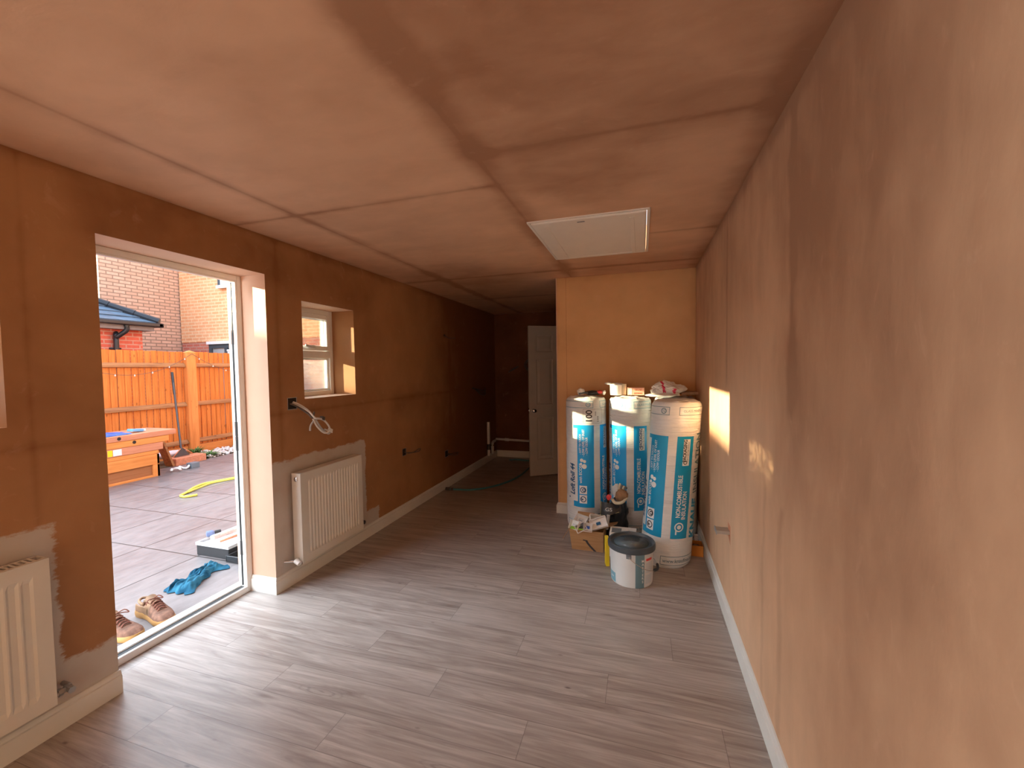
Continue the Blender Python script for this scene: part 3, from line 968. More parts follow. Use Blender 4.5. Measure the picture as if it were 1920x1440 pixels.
# blanking plug and valves
part(MB().lathe([(0.016, 0.0), (0.016, -0.006), (0.010, -0.009)], c=(-2.305, 2.2995, 0.750), n=16, axis='y'), 'blanking_plug', 'chrome', r2, o2, smooth=True, angle=0.6)
mb = MB().tube([(-2.305, 2.301, 0.185), (-2.305, 2.262, 0.185)], 0.011, 12).tube([(-2.305, 2.262, 0.185), (XL, 2.235, 0.185)], 0.009, 10)
part(mb, 'valve_tail', 'chrome', r2, o2, smooth=True, angle=0.8)
part(MB().tube([(-2.300, 2.268, 0.187), (-2.262, 2.262, 0.172)], [0.019, 0.016], 14), 'valve_cap', 'upvc', r2, o2, smooth=True, angle=0.8)
mb = MB().tube([(-2.305, 2.965, 0.195), (-2.305, 2.995, 0.195)], 0.010, 12).tube([(-2.325, 2.995, 0.195), (-2.280, 2.995, 0.195)], [0.013, 0.017], 12)
mb.tube([(-2.325, 2.995, 0.195), (XL, 2.995, 0.195)], 0.008, 8)
part(mb, 'lockshield_valve', 'dark_metal', r2, o2, smooth=True, angle=0.8)
mb = MB().tube([(-2.305, 1.010, 0.190), (-2.305, 1.040, 0.190), (-2.305, 1.075, 0.190)], [0.012, 0.012, 0.010], 12)
mb.tube([(-2.32, 1.062, 0.190), (-2.275, 1.062, 0.190)], [0.012, 0.014], 6).tube([(-2.32, 1.075, 0.190), (XL, 1.075, 0.190)], 0.009, 10)
mb.tube([(-2.305, 1.030, 0.190), (-2.305, 1.044, 0.190)], 0.016, 6)
part(mb, 'lockshield_valve', 'steel', r1, o1, smooth=True, angle=0.6)

# ------------------------------------------------------------------ electrical first fix
def back_box(name, label, y0, y1, z0, z1, mat='steel'):
    t = thing(name, label, 'socket box', (XL, (y0 + y1) / 2, (z0 + z1) / 2))
    w, h_ = (y1 - y0) / 2, (z1 - z0) / 2
    mb = MB()
    yz_frame(mb, 0.0005, 0.0025, -w, w, -h_, h_, 0.004)
    mb.build('box_rim', mat, t)
    MB().box(0.0004, 0.0012, -w + 0.004, w - 0.004, -h_ + 0.004, h_ - 0.004).build('recess', 'hole', t)  # flat dark sheet painted as the shade inside the box
    return t
def cable(t, pts, r, mat, name='cable', n=8):
    return MB().tube(spline(pts, n), r, 8).build(name, mat, t, smooth=True)
t = back_box('socket_box', 'square back box with a looped bundle of grey and white cable by the garden doorway', 2.308, 2.390, 1.232, 1.318)
cable(t, [(0.0, 0.0, 0.0), (0.05, 0.01, -0.015), (0.13, 0.02, -0.06), (0.15, 0.06, -0.125), (0.15, 0.11, -0.19), (0.15, 0.17, -0.235), (0.145, 0.20, -0.225), (0.15, 0.18, -0.175), (0.15, 0.12, -0.125), (0.15, 0.06, -0.115), (0.15, 0.01, -0.15), (0.15, 0.0, -0.19)], 0.0065, 'grey_cable')
cable(t, [(0.0, 0.01, 0.01), (0.05, 0.02, -0.01), (0.12, 0.02, -0.05), (0.165, 0.03, -0.10), (0.16, 0.07, -0.11), (0.16, 0.125, -0.13), (0.16, 0.175, -0.185), (0.16, 0.17, -0.22), (0.16, 0.12, -0.22), (0.16, 0.06, -0.17), (0.15, 0.03, -0.11)], 0.0065, 'white_cable')
cable(t, [(0.0, -0.015, 0.0), (0.04, 0.0, -0.02), (0.12, 0.015, -0.07), (0.145, 0.03, -0.10), (0.15, 0.045, -0.06)], 0.006, 'dark_cable')
cable(t, [(0.145, 0.145, -0.20), (0.15, 0.19, -0.22), (0.15, 0.215, -0.235)], 0.005, 'white_cable')
for q in ((0.155, 0.115, -0.115, 0.004), (0.155, 0.19, -0.215, -0.003)):
    MB().obox(q[:3], (0.012, 0, 0), (0, 0.012, -0.006), (0, 0.004, 0.012)).build('cable_tie', 'dark_cable' if q[3] > 0 else 'white_cable', t)
t = back_box('socket_box', 'small back box with one dark cable loop right of the small radiator', 3.745, 3.815, 0.605, 0.680)
cable(t, [(0, 0, 0), (0.03, 0.03, -0.012), (0.045, 0.12, -0.022), (0.045, 0.22, -0.005), (0.045, 0.255, -0.012), (0.045, 0.22, -0.032), (0.045, 0.12, -0.024), (0.03, 0.03, -0.016)], 0.004, 'dark_cable')
t = back_box('socket_box', 'small back box with dark cable tails low on the wall towards the passage', 4.715, 4.800, 0.385, 0.470)
cable(t, [(0, 0, 0), (0.03, 0.04, -0.01), (0.05, 0.16, -0.02), (0.05, 0.26, -0.03)], 0.004, 'dark_cable')
cable(t, [(0, 0, -0.005), (0.03, 0.04, -0.02), (0.05, 0.14, -0.045), (0.05, 0.22, -0.05), (0.05, 0.20, -0.035)], 0.004, 'dark_cable')
t = thing('cable_tail', 'thin brown cable tail poking from the wall at head height', 'cable', (XL, 4.75, 1.915))
cable(t, [(-0.01, 0.0, 0.0), (0.02, 0.0, -0.002), (0.035, 0.06, -0.022), (0.03, 0.18, -0.020), (0.03, 0.27, -0.010)], 0.0045, 'dark_cable')
cable(t, [(-0.01, 0.01, 0.01), (0.02, -0.01, 0.012), (0.03, -0.02, 0.0), (0.03, 0.02, -0.012)], 0.004, 'dark_cable')
t = thing('cable_tail', 'dark cable bundle hanging at mid height deep in the passage', 'cable', (XL, 5.62, 1.215))
for k in range(3):
    cable(t, [(-0.01, 0.0, 0.0), (0.03, 0.04, -0.01), (0.06, 0.16, -0.03 - 0.03 * k), (0.07, 0.32, -0.06 - 0.03 * k), (0.05, 0.42, -0.02 - 0.04 * k)], 0.008, 'dark_cable')
t = thing('cable_tail', 'short straight dark cable on the far end wall', 'cable', (-2.06, YE, 1.47))
cable(t, [(-0.06, 0.005, -0.04), (-0.04, -0.03, -0.03), (0.05, -0.03, 0.02), (0.11, -0.03, 0.05)], 0.011, 'dark_cable')
t = thing('cable_tail', 'coiled dark cable beside the ajar white door', 'cable', (-1.74, YE, 1.54))
pts = [(0.11 * math.cos(a * 0.7) + 0.02 * a * 0.2, -0.03 - 0.004 * a, 0.10 * math.sin(a * 0.7)) for a in range(0, 20)]
cable(t, [(-0.02, 0.005, 0.0)] + pts, 0.010, 'dark_cable', n=4)
# right wall socket: triangular gap with a flat grey conduit stub
t = thing('cable_stub', 'flat grey conduit stub poking from a torn gap in the right wall', 'conduit', (XR, 2.655, 0.530))
MB().add([(-0.0006, -0.055, -0.062), (-0.0006, -0.055, 0.050), (-0.0006, 0.02, 0.055), (-0.0006, 0.012, -0.02)], [(0, 1, 2, 3)]).build('torn_gap', 'plank_pink', t)
mb = MB().box(-0.070, 0.02, -0.040, 0.030, -0.004, 0.016)
mb.box(-0.072, -0.066, -0.046, 0.034, -0.008, 0.020)
mb.build('conduit', 'steel', t, bevel=0.004)

# ------------------------------------------------------------------ pipes in the passage
t = thing('waste_pipe', 'upright white waste pipe stub with elbow by the passage skirting', 'pipe', (-2.325, 6.17, 0.108))
MB().tube([(0, 0, 0), (0, 0, 0.54)], 0.024, 14).build('upright_pipe', 'pipe_white', t, smooth=True, angle=0.8)
MB().tube([(0, 0, 0.10), (0, 0, 0.19)], 0.030, 14).build('coupling', 'dark_metal', t, smooth=True, angle=0.8)
MB().tube(spline([(0.0, 0.17, 0.0), (0.0, 0.17, 0.15), (0.0, 0.20, 0.185), (0, 0.30, 0.19)], 5), 0.022, 12).build('side_pipe', 'pipe_white', t, smooth=True)
o = MB().tube([(-2.362, YE - 0.03, 0.300), (-1.10, YE - 0.03, 0.270)], 0.019, 12).tube([(-2.20, YE - 0.03, 0.296), (-2.13, YE - 0.03, 0.294)], 0.025, 12).build('drain_pipe', 'pipe_white', smooth=True, angle=0.8)
tag(o, 'long horizontal white pipe low across the far end wall', 'pipe')
t = thing('hose', 'teal hose curving across the dark passage floor from the left skirting', 'hose', (-2.2, 4.7, 0))
cable(t, [(-0.08, -0.06, 0.013), (0.03, -0.04, 0.012), (0.18, -0.02, 0.012), (0.38, 0.15, 0.012), (0.54, 0.50, 0.012), (0.60, 0.95, 0.012), (0.56, 1.60, 0.012), (0.30, 1.72, 0.012), (0.15, 1.68, 0.012)], 0.012, 'teal', 'hose_tube')
MB().tube([(-0.125, -0.065, 0.018), (-0.07, -0.058, 0.016)], 0.017, 10).tube([(-0.06, -0.057, 0.015), (-0.03, -0.05, 0.014)], 0.015, 10).build('hose_fitting', 'dark_metal', t, smooth=True, angle=0.8)
#PART3
# ================================================================== INSULATION ROLLS
class Roll:
    def __init__(s, label, base, top, R, Hh, seed, off, knauf=False, prints=True, hundred=True):
        s.base, s.top, s.R, s.Hh, s.seed = Vector(base), Vector(top), R, Hh, seed
        s.root = thing('insulation_roll', label, 'insulation roll', base, 0, 'wrapped loft insulation rolls stood in the corner')
        d = Vector((-base[0], -base[1], 0)).normalized()
        s.d, s.r = d, Vector((-d.y, d.x, 0))
        s.lean = (s.top - s.base)
        s.off = math.radians(off)
        body = MB()
        nu, nv = 96, 110
        vs, fs = grid(lambda a, b: s.P(a * 2 * math.pi, b * Hh, 0), nu, nv)
        body.add(vs, fs)
        # crumpled gathered ends
        for (v0, sg) in ((Hh, 1), (0.0, -1)):
            rings = []
            for k in range(0, 9):
                q = k / 8
                ring = []
                for i in range(nu + 1):
                    th = i / nu * 2 * math.pi
                    p = s.P(th, v0, 0)
                    cxy = s.axis(v0)
                    n = noise.noise(Vector((math.cos(th) * 3 * (1 - q) + seed, math.sin(th) * 3 * (1 - q), q * 3 + sg)))
                    hgt = (0.010 * math.sin(q * math.pi * 0.5) + 0.028 * max(-0.3, n) * (1 if k else 0) * (1 - 0.4 * q)) * sg
                    if sg < 0:
                        hgt = 0.006 * q
                    rr = 1 - q * 0.995
                    ring.append(cxy + (p - cxy) * rr + Vector((0, 0, hgt)))
                rings.append(ring)
            vv = [v for g in rings for v in g]
            ff = [(k * (nu + 1) + i, k * (nu + 1) + i + 1, (k + 1) * (nu + 1) + i + 1, (k + 1) * (nu + 1) + i) for k in range(8) for i in range(nu)]
            body.add(vv, ff)
        s.body = body.build('film_wrap', 'film', s.root, smooth=True)
        if not prints:
            return
        # printed panels  (theta in degrees relative to the panel centre line, v in metres)
        def rect(name, mat, a0, a1, v0, v1, lift=0.0012, mb=None):
            own = mb is None
            mb = mb or MB()
            n = max(2, int(abs(a1 - a0) / 3)); m_ = max(2, int((v1 - v0) / 0.02))
            vs, fs = grid(lambda a, b: s.Q(a0 + (a1 - a0) * a, v0 + (v1 - v0) * b, lift), n, m_)
            mb.add(vs, fs)
            if own:
                return mb.build(name, mat, s.root, smooth=True)
            return mb
        blue = 'teal_print' if knauf else 'blue_print'
        mb = rect('', '', -23.5, 23.5, 0.225, 0.975, mb=MB())
        rect('', '', -37, -23.5, 0.945, 0.975, mb=mb)
        rect('', '', -37, -23.5, 0.225, 0.275, mb=mb)
        mb.build('front_print_panel', blue, s.root, smooth=True)
        rect('side_print_panel', blue, 43, 83, 0.225, 0.975)
        def line(mb, a0, a1, v0, v1, w):
            # thin printed rule
            rect('', '', a0, a1, v0, v0 + w, mb=mb)
            rect('', '', a0, a1, v1 - w, v1, mb=mb)
            dg = math.degrees(w / s.R)
            rect('', '', a0, a0 + dg, v0, v1, mb=mb)
            rect('', '', a1 - dg, a1, v0, v1, mb=mb)
        edge = 'thin_blue' if not knauf else 'slate_print'
        ink = 'navy_print' if not knauf else 'black_print'
        def own(name, mat, fn):
            mb = MB()
            fn(mb)
            mb.build(name, mat, s.root)
        for (a0, a1, v0, v1) in ((-85, 22, 1.130, 1.192), (43, 170, 1.130, 1.192), (-60, 10, 0.030, 0.095), (25, 150, 0.030, 0.095)):
            own('border_line', edge, lambda mb: line(mb, a0, a1, v0, v1, 0.004))
        own('round_symbol', edge, lambda mb: (s.ring(mb, 8, 1.161, 0.022, 0.006), s.text(mb, '12', 8, 1.161, 0.026, upright=True, bold=0.02)))
        own('border_lettering', edge, lambda mb: s.text(mb, 'GLASS MINERAL WOOL', 95, 1.161, 0.026, upright=True))
        own('web_lettering', edge, lambda mb: s.text(mb, 'www.knaufinsulation.com', 88, 0.062, 0.036, upright=True, bold=0.01))
        W = 'white_print'
        own('slogan_lettering', W, lambda mb: s.text(mb, '- SOFT TO TOUCH', -15, 0.80, 0.027, bold=0.015, xs=0.8))
        own('slogan_lettering', W, lambda mb: s.text(mb, '- LOW LEVEL OF DUST', -6, 0.815, 0.030, bold=0.02, xs=0.8))
        own('slogan_lettering', W, lambda mb: s.text(mb, '- LOW ODOUR', 3, 0.785, 0.029, bold=0.015, xs=0.8))
        own('binder_lettering', W, lambda mb: s.text(mb, 'with ECOSE', -14, 0.535, 0.036, bold=0.02))
        for a, v, rr in ((-11, 0.655, 0.016), (-3, 0.645, 0.014), (-4, 0.600, 0.022), (-13, 0.622, 0.010)):
            own('logo_disc', W, lambda mb: s.disc(mb, a, v, rr))
        for v in (0.300, 0.385):
            own('symbol_square', W, lambda mb: rect('', '', -18, 3, v - 0.038, v + 0.038, lift=0.0024, mb=mb))
            own('symbol_ring', ink, lambda mb: s.ring(mb, -7.5, v, 0.027, 0.007, lift=0.0036))
            own('symbol_mark', ink, lambda mb: s.text(mb, '*' if v < 0.35 else 'o', -7.0, v, 0.060, lift=0.0036, bold=0.02))
        own('warning_lettering', W, lambda mb: s.text(mb, 'NON-COMBUSTIBLE', 57, 0.535, 0.046, bold=0.022, xs=0.74))
        own('warning_lettering', W, lambda mb: s.text(mb, 'INSULATION', 70, 0.468, 0.046, bold=0.022, xs=0.78))
        own('flame_symbol', W, lambda mb: (s.ring(mb, 61, 0.310, 0.034, 0.009), s.disc(mb, 61, 0.310, 0.015), rect('', '', 53, 56, 0.255, 0.290, lift=0.0024, mb=mb)))
        own('packaging_label', W, lambda mb: rect('', '', 58, 74, 0.760, 0.955, lift=0.0024, mb=mb))
        own('packaging_lettering', ink, lambda mb: s.text(mb, 'PACKAGING', 62.5, 0.870, 0.034, bold=0.03, lift=0.0036, xs=0.85))
        own('packaging_lettering', ink, lambda mb: s.text(mb, 'FOR A BETTER WORLD', 70, 0.862, 0.014, lift=0.0036))
        own('packaging_mark', ink, lambda mb: s.ring(mb, 64.5, 0.783, 0.015, 0.005, lift=0.0036))
        own('product_lettering', 'navy_print', lambda mb: s.text(mb, 'Loft Roll 44', -40, 0.475, 0.074, bold=0.035, xs=0.80, shear=0.2))
        own('product_dot', 'navy_print', lambda mb: s.disc(mb, -53, 0.300, 0.009))
        if hundred:
            own('thickness_lettering', 'black_print', lambda mb: s.text(mb, '100', 11, 1.055, 0.078, bold=0.018))
            own('size_lettering', 'black_print', lambda mb: s.text(mb, 'mm', 28, 1.08, 0.026))
            own('size_lettering', 'black_print', lambda mb: s.text(mb, '0.044', 36, 1.03, 0.024))
            own('label_outline', 'black_print', lambda mb: line(mb, -6, 50, 0.990, 1.120, 0.0015))
        if knauf:
            own('maker_lettering', 'teal_print', lambda mb: s.text(mb, 'KNAUF', 106, 0.355, 0.110, bold=0.045, xs=0.8, shear=0.2))
            own('maker_lettering', 'slate_print', lambda mb: s.text(mb, 'INSULATION', 106, 0.770, 0.100, bold=0.02, xs=0.78))
    def axis(s, v):
        q = v / s.Hh
        return Vector((s.lean.x * q, s.lean.y * q, v))
    def P(s, th, v, lift):
        q = v / s.Hh
        e = 1.0
        dt = s.Hh - v
        if dt < 0.045: e = 1 - 0.10 * (1 - dt / 0.045) ** 2.2
        if v < 0.05: e = 1 - 0.12 * (1 - v / 0.05) ** 2.2
        w = 1 + 0.016 * noise.noise(Vector((math.cos(th) * 1.3 + s.seed, math.sin(th) * 1.3, v * 2.2)))
        w += 0.010 * noise.noise(Vector((math.cos(th) * 2.4, math.sin(th) * 2.4 + s.seed, v * 11)))
        w += 0.006 * noise.noise(Vector((math.cos(th) * 3.0, math.sin(th) * 3.0, v * 38 + s.seed)))
        rr = s.R * e * w + lift
        dirn = s.d * math.cos(th) + s.r * math.sin(th)
        return s.axis(v) + dirn * rr
    def Q(s, deg, v, lift=0.0012):
        return s.P(math.radians(deg) + s.off, v, lift)
    def text(s, mb, txt, deg, v, size, bold=0.0, upright=False, lift=0.0026, xs=1.0, shear=0.0):
        vs, fs = text_polys(txt, size, bold)
        vs = [(x * xs + y * shear, y) for x, y in vs]
        # cut long edges so the lettering follows the curved film
        bm = bmesh.new()
        bv = [bm.verts.new((x, y, 0)) for x, y in vs]
        for f in fs:
            try: bm.faces.new([bv[i] for i in f])
            except ValueError: pass
        for _ in range(2):
            le = [e for e in bm.edges if e.calc_length() > 0.020]
            if not le: break
            bmesh.ops.subdivide_edges(bm, edges=le, cuts=1)
        bmesh.ops.triangulate(bm, faces=bm.faces)
        bm.verts.index_update()
        out = []
        for w in bm.verts:
            x, y = w.co.x, w.co.y
            if upright:
                out.append(s.Q(deg + math.degrees(x / s.R), v + y, lift))
            else:       # reads bottom to top
                out.append(s.Q(deg - math.degrees(y / s.R), v + x, lift))
        mb.add(out, [tuple(q.index for q in f.verts) for f in bm.faces])
        bm.free()
    def disc(s, mb, deg, v, r, lift=0.0026):
        n = 18
        c = [s.Q(deg, v, lift)] + [s.Q(deg + math.degrees(r * math.cos(2 * math.pi * k / n) / s.R), v + r * math.sin(2 * math.pi * k / n), lift) for k in range(n)]
        mb.add(c, [(0, 1 + k, 1 + (k + 1) % n) for k in range(n)])
    def ring(s, mb, deg, v, r, w, lift=0.0026):
        n = 24
        c = []
        for rr in (r, r - w):
            c += [s.Q(deg + math.degrees(rr * math.cos(2 * math.pi * k / n) / s.R), v + rr * math.sin(2 * math.pi * k / n), lift) for k in range(n)]
        mb.add(c, [(k, (k + 1) % n, n + (k + 1) % n, n + k) for k in range(n)])

RH = 1.215
Roll('white and blue insulation roll printed with 100, nearest the passage opening', (-0.500, 3.945, 0), (-0.503, 3.955, 0), 0.186, RH, 1.0, -2.5)
Roll('upright insulation roll behind the paint tub, second from the passage opening', (-0.105, 3.960, 0), (-0.105, 3.965, 0), 0.186, RH, 4.0, -33, hundred=False)
Roll('nearest insulation roll leaning against the right wall with teal maker lettering down its side', (0.168, 3.395, 0), (0.262, 3.500, 0), 0.184, RH + 0.01, 9.0, -37, knauf=True, hundred=False)
Roll('insulation roll mostly hidden in the corner behind the leaning roll', (0.284, 3.975, 0), (0.284, 3.985, 0), 0.180, RH, 14.0, -90, prints=False)

# ------------------------------------------------------------------ things lying on top of the rolls
ZT = RH + 0.022
t = thing('work_glove', 'black glove with a red patch on top of the roll nearest the passage', 'glove', (-0.43, 3.95, ZT))
blob('glove_back', 'black_plastic', t, (0.0, 0.0, 0.020), (0.075, 0.05, 0.022), 0.25, 5, 3)
for k, (a, ln) in enumerate(((0.5, 0.06), (0.2, 0.075), (-0.1, 0.075), (-0.4, 0.06))):
    MB().tube(spline([(-0.05, 0.03 - 0.02 * k, 0.018), (-0.09, 0.035 - 0.024 * k, 0.022), (-0.09 - ln * 0.7, 0.04 - 0.03 * k, 0.014)], 3), 0.010, 8).build('glove_finger', 'grey_plastic', t, smooth=True)
blob('cuff', 'red_print', t, (0.055, -0.01, 0.028), (0.035, 0.035, 0.018), 0.2, 5, 5)
blob('pull_tab', 'bag_white', t, (0.095, -0.01, 0.024), (0.018, 0.022, 0.020), 0.3, 5, 6)
o = blob('paper_ball', 'bag_white', None, (0, 0, 0), (0.034, 0.034, 0.032), 0.30, 7, 3, sharp=True)
o.location = (-0.548, 3.93, ZT + 0.030)
tag(o, 'crumpled white paper ball beside the black glove on the roll', 'paper')
t = thing('plastic_jug', 'white plastic bag gathered over a tub on top of the second roll', 'tub', (-0.225, 3.965, ZT))
MB().lathe([(0.052, 0.0), (0.058, 0.004), (0.060, 0.09), (0.061, 0.095)], n=24).build('tub', 'bag_white', t, smooth=True, angle=0.8)
blob('gathered_rim', 'bag_white', t, (0.0, 0.0, 0.098), (0.068, 0.06, 0.014), 0.35, 9, 3)
blob('bag_ear', 'bag_white', t, (-0.070, -0.01, 0.108), (0.032, 0.02, 0.012), 0.3, 7, 5)
MB().tube([(0.066, -0.01, 0.004), (0.069, -0.01, 0.105)], [0.022, 0.026], 12).build('side_pouch', 'cream', t, smooth=True, angle=0.9)
t = thing('small_carton', 'small pink and orange carton on top of the second roll', 'carton', (-0.052, 3.95, ZT + 0.001), 0.10)
MB().box(-0.072, 0.072, -0.035, 0.035, 0, 0.070).build('carton', 'pinkish', t, bevel=0.003)
MB().box(-0.066, -0.036, -0.0362, -0.0352, 0.006, 0.064).build('carton_label', 'paper_white', t)
mb = MB()
for i, (tx, zz, sz) in enumerate((('screws', 0.020, 0.026), ('5.0 x 50', 0.048, 0.018))):
    vs, fs = text_polys(tx, sz, 0.02)
    mb.add([(0.018 + x, -0.0362, zz + y) for x, y in vs], fs)
mb.build('lettering', simple('rust_print', (0.55, 0.10, 0.04), 0.5), t)
t = thing('plastic_bag', 'crumpled white plastic bag with red print on the corner roll', 'bag', (0.205, 3.90, ZT - 0.004))
def bag_mi(c):
    return 1 if (abs(c.x + 0.020 + 0.25 * (c.z - 0.06)) < 0.010 and c.z > 0.035) or (abs(c.x - 0.065) < 0.011 and 0.02 < c.z < 0.07) else 0
blob('bag_body', ['bag_white', simple('magenta_print', (0.70, 0.03, 0.12), 0.4)], t, (0, 0, 0.052), (0.125, 0.085, 0.062), 0.45, 6, 11, sub=4, zflat=-0.046, sharp=True, mi_fn=bag_mi)
blob('bag_flap', 'bag_white', t, (-0.03, -0.02, 0.012), (0.13, 0.10, 0.020), 0.25, 7, 21, sub=3)
o = MB().obox((0, 0, 0.014), (0.068, 0, 0.002), (0, 0.075, 0), (0, 0, 0.012)).build('board_offcut', 'brown_card', bevel=0.004)
o.location = (0.395, 3.94, ZT + 0.008)
tag(o, 'brown board offcut tucked beside the white bag near the wall', 'board')

# ------------------------------------------------------------------ cardboard box full of electrical pattress boxes
BX, BY = -0.425, 3.475
t = thing('cardboard_box', 'open brown cardboard box full of white electrical fittings', 'box', (BX, BY, 0), -0.03)
w0, w1, dd, hh = 0.128, 0.148, 0.098, 0.165
mb = MB()
th = 0.004
def wallq(mb, a0, a1, b0, b1, th, inn):
    a0, a1, b0, b1, inn = map(Vector, (a0, a1, b0, b1, inn))
    o_ = inn * th
    return mb.add([a0, a1, b1, b0, a0 + o_, a1 + o_, b1 + o_, b0 + o_], [(0, 1, 2, 3), (4, 5, 6, 7), (0, 1, 5, 4), (1, 2, 6, 5), (2, 3, 7, 6), (3, 0, 4, 7)])
FL, FR = (-w0, -dd, 0), (w0, -dd, 0)
FLt, FRt = (-w1, -dd - 0.006, hh), (w0 + 0.004, -dd - 0.004, hh)
BL, BR, BLt, BRt = (-w0, dd, 0), (w0, dd, 0), (-w1, dd + 0.01, hh), (w0 + 0.004, dd + 0.01, hh)
wallq(mb, FL, FR, FLt, FRt, th, (0, 1, 0))
wallq(mb, BL, BR, BLt, BRt, th, (0, -1, 0))
wallq(mb, FL, BL, FLt, BLt, th, (1, 0, 0))
wallq(mb, FR, BR, FRt, BRt, th, (-1, 0, 0))
mb.box(-w0, w0, -dd, dd, 0.0, 0.004)
mb.build('box_body', 'card', t)
mb = wallq(MB(), (-0.125, dd + 0.01, hh), (0.03, dd + 0.01, hh), (-0.115, dd + 0.03, hh + 0.075), (0.03, dd + 0.03, hh + 0.070), th, (0, 1, 0))
mb.build('box_flap', 'card', t)
mb = wallq(MB(), (w0 + 0.004, -dd * 0.2, hh), (w0 + 0.004, dd, hh), (w0 + 0.10, -dd * 0.1, hh + 0.045), (w0 + 0.10, dd, hh + 0.025), th, (0, 0, 1))
mb.build('box_flap', 'card', t)
mb = wallq(MB(), (-w1, -dd, hh), (-w1, dd * 0.3, hh), (-w1 - 0.055, -dd - 0.01, hh - 0.085), (-w1 - 0.045, 0, hh - 0.08), th, (-1, 0, 0))
mb.build('box_flap', 'card', t)
# printed swoosh arrow and tape line on the front
mb = MB()
pts = [(-0.010 + 0.075 * q, 0.085 - 0.088 * q ** 0.75) for q in [i / 10 for i in range(11)]]
vs = []
for x, z in pts:
    vs += [(x - 0.008, -dd - 0.0012 - 0.006 * z / hh, z), (x + 0.010, -dd - 0.0012 - 0.006 * z / hh, z + 0.004)]
mb.add(vs, [(2 * i, 2 * i + 1, 2 * i + 3, 2 * i + 2) for i in range(10)])
mb.add([(-0.035, -dd - 0.005, 0.082), (0.0, -dd - 0.005, 0.078), (0.0, -dd - 0.005, 0.088), (-0.035, -dd - 0.0055, 0.091)], [(0, 1, 2, 3)])
mb.build('printed_arrow', 'black_print', t)
MB().obox((-0.085, -dd + 0.02, hh + 0.006), (0.055, 0, 0.0), (0, 0.022, 0), (0, 0, 0.004)).build('green_strip', 'lime', t)

def pattress(label, loc_, rot, w=0.052, h_=0.040, d_=0.030, inner='pale_plastic', dot=None):
    e = thing('pattress_box', label, 'electrical fitting', (0, 0, 0), 0, 'white electrical fittings in the cardboard box')
    e.location = loc_
    e.rotation_euler = rot
    mb = MB()
    th = 0.005
    mb.box(-w, -w + th, -h_, h_, 0, d_).box(w - th, w, -h_, h_, 0, d_).box(-w + th, w - th, -h_, -h_ + th, 0, d_).box(-w + th, w - th, h_ - th, h_, 0, d_)
    mb.box(-w, w, -h_, h_, -0.003, 0)
    mb.build('rim', 'paper_white', e, bevel=0.0015)
    MB().box(-w + th, w - th, -h_ + th, h_ - th, 0.0, 0.004).build('base', inner, e)
    mb = MB().box(-0.02, 0.015, -0.012, 0.010, 0.004, 0.016)
    mb.build('terminal', dot or 'blue_tarp', e, bevel=0.001)
    return e
Z0 = 0.172
R_ = math.radians
pattress('white pattress box standing tilted at the left end of the cardboard box', (BX - 0.105, BY - 0.055, Z0 + 0.012), (R_(62), 0, R_(-30)), 0.045, 0.038, inner='bag_white', dot='pale_plastic')
pattress('white fitting wedged between two others, dark inside', (BX - 0.055, BY - 0.075, Z0 + 0.004), (R_(58), R_(-28), R_(12)), 0.045, 0.034, inner='grey_plastic', dot='black_plastic')
pattress('white pattress box with blue terminals facing out', (BX + 0.000, BY - 0.080, Z0 + 0.014), (R_(66), R_(4), R_(4)), 0.036, 0.036, inner='paper_white', dot='blue_tarp')
pattress('larger white pattress box lying tilted at the right of the cardboard box', (BX + 0.086, BY - 0.045, Z0 + 0.040), (R_(50), R_(-20), R_(6)), 0.070, 0.044, inner='paper_white', dot='navy_print')
pattress('white pattress box at the back left of the cardboard box', (BX - 0.070, BY + 0.045, Z0 + 0.020), (R_(30), R_(8), R_(-15)), 0.055, 0.040, inner='bag_white', dot='pale_plastic')
pattress('white fitting behind the larger one, at the back of the cardboard box', (BX + 0.045, BY + 0.060, Z0 + 0.030), (R_(35), R_(10), R_(20)), 0.050, 0.038, inner='pale_plastic', dot='steel')
t = thing('conduit_clip', 'grey and white plastic conduit fitting standing behind the pattress boxes', 'electrical fitting', (BX + 0.130, BY + 0.050, Z0 + 0.015))
MB().tube([(0.01, 0, -0.05), (0.025, 0, 0.070)], 0.014, 12).build('clip_tube', 'pale_plastic', t, smooth=True, angle=0.8)
MB().lathe([(0.022, 0.01), (0.026, 0.018), (0.026, 0.032), (0.020, 0.040)], c=(-0.015, -0.01, 0), n=16).build('threaded_ring', 'grey_plastic', t, smooth=True, angle=0.8)
MB().box(-0.05, 0.0, -0.01, 0.012, 0.0, 0.020).build('clip_bar', 'bag_white', t, bevel=0.003)

# white carton, yellow strip
t = thing('carton', 'plain white carton behind the paint tub', 'carton', (-0.148, 3.395, 0))
MB().box(-0.100, 0.105, -0.075, 0.075, 0, 0.190).build('carton_body', 'paper_white', t, bevel=0.003)
MB().box(-0.085, -0.010, -0.060, 0.030, 0.1902, 0.1935).build('torn_lid', 'grey_plastic', t, bevel=0.002)
MB().tube([(0.04, -0.02, 0.19), (0.04, -0.02, 0.205)], 0.009, 10).build('push_button', 'bag_white', t)
o = MB().box(-0.013, 0.013, -0.030, 0.030, 0, 0.215).build('yellow_bar', 'yellow_card', bevel=0.003)
o.location = (-0.255, 3.175, 0.0)
o.rotation_euler = (0, 0, 0.25)
tag(o, 'short yellow bar standing on end between cardboard box and paint tub', 'tool')

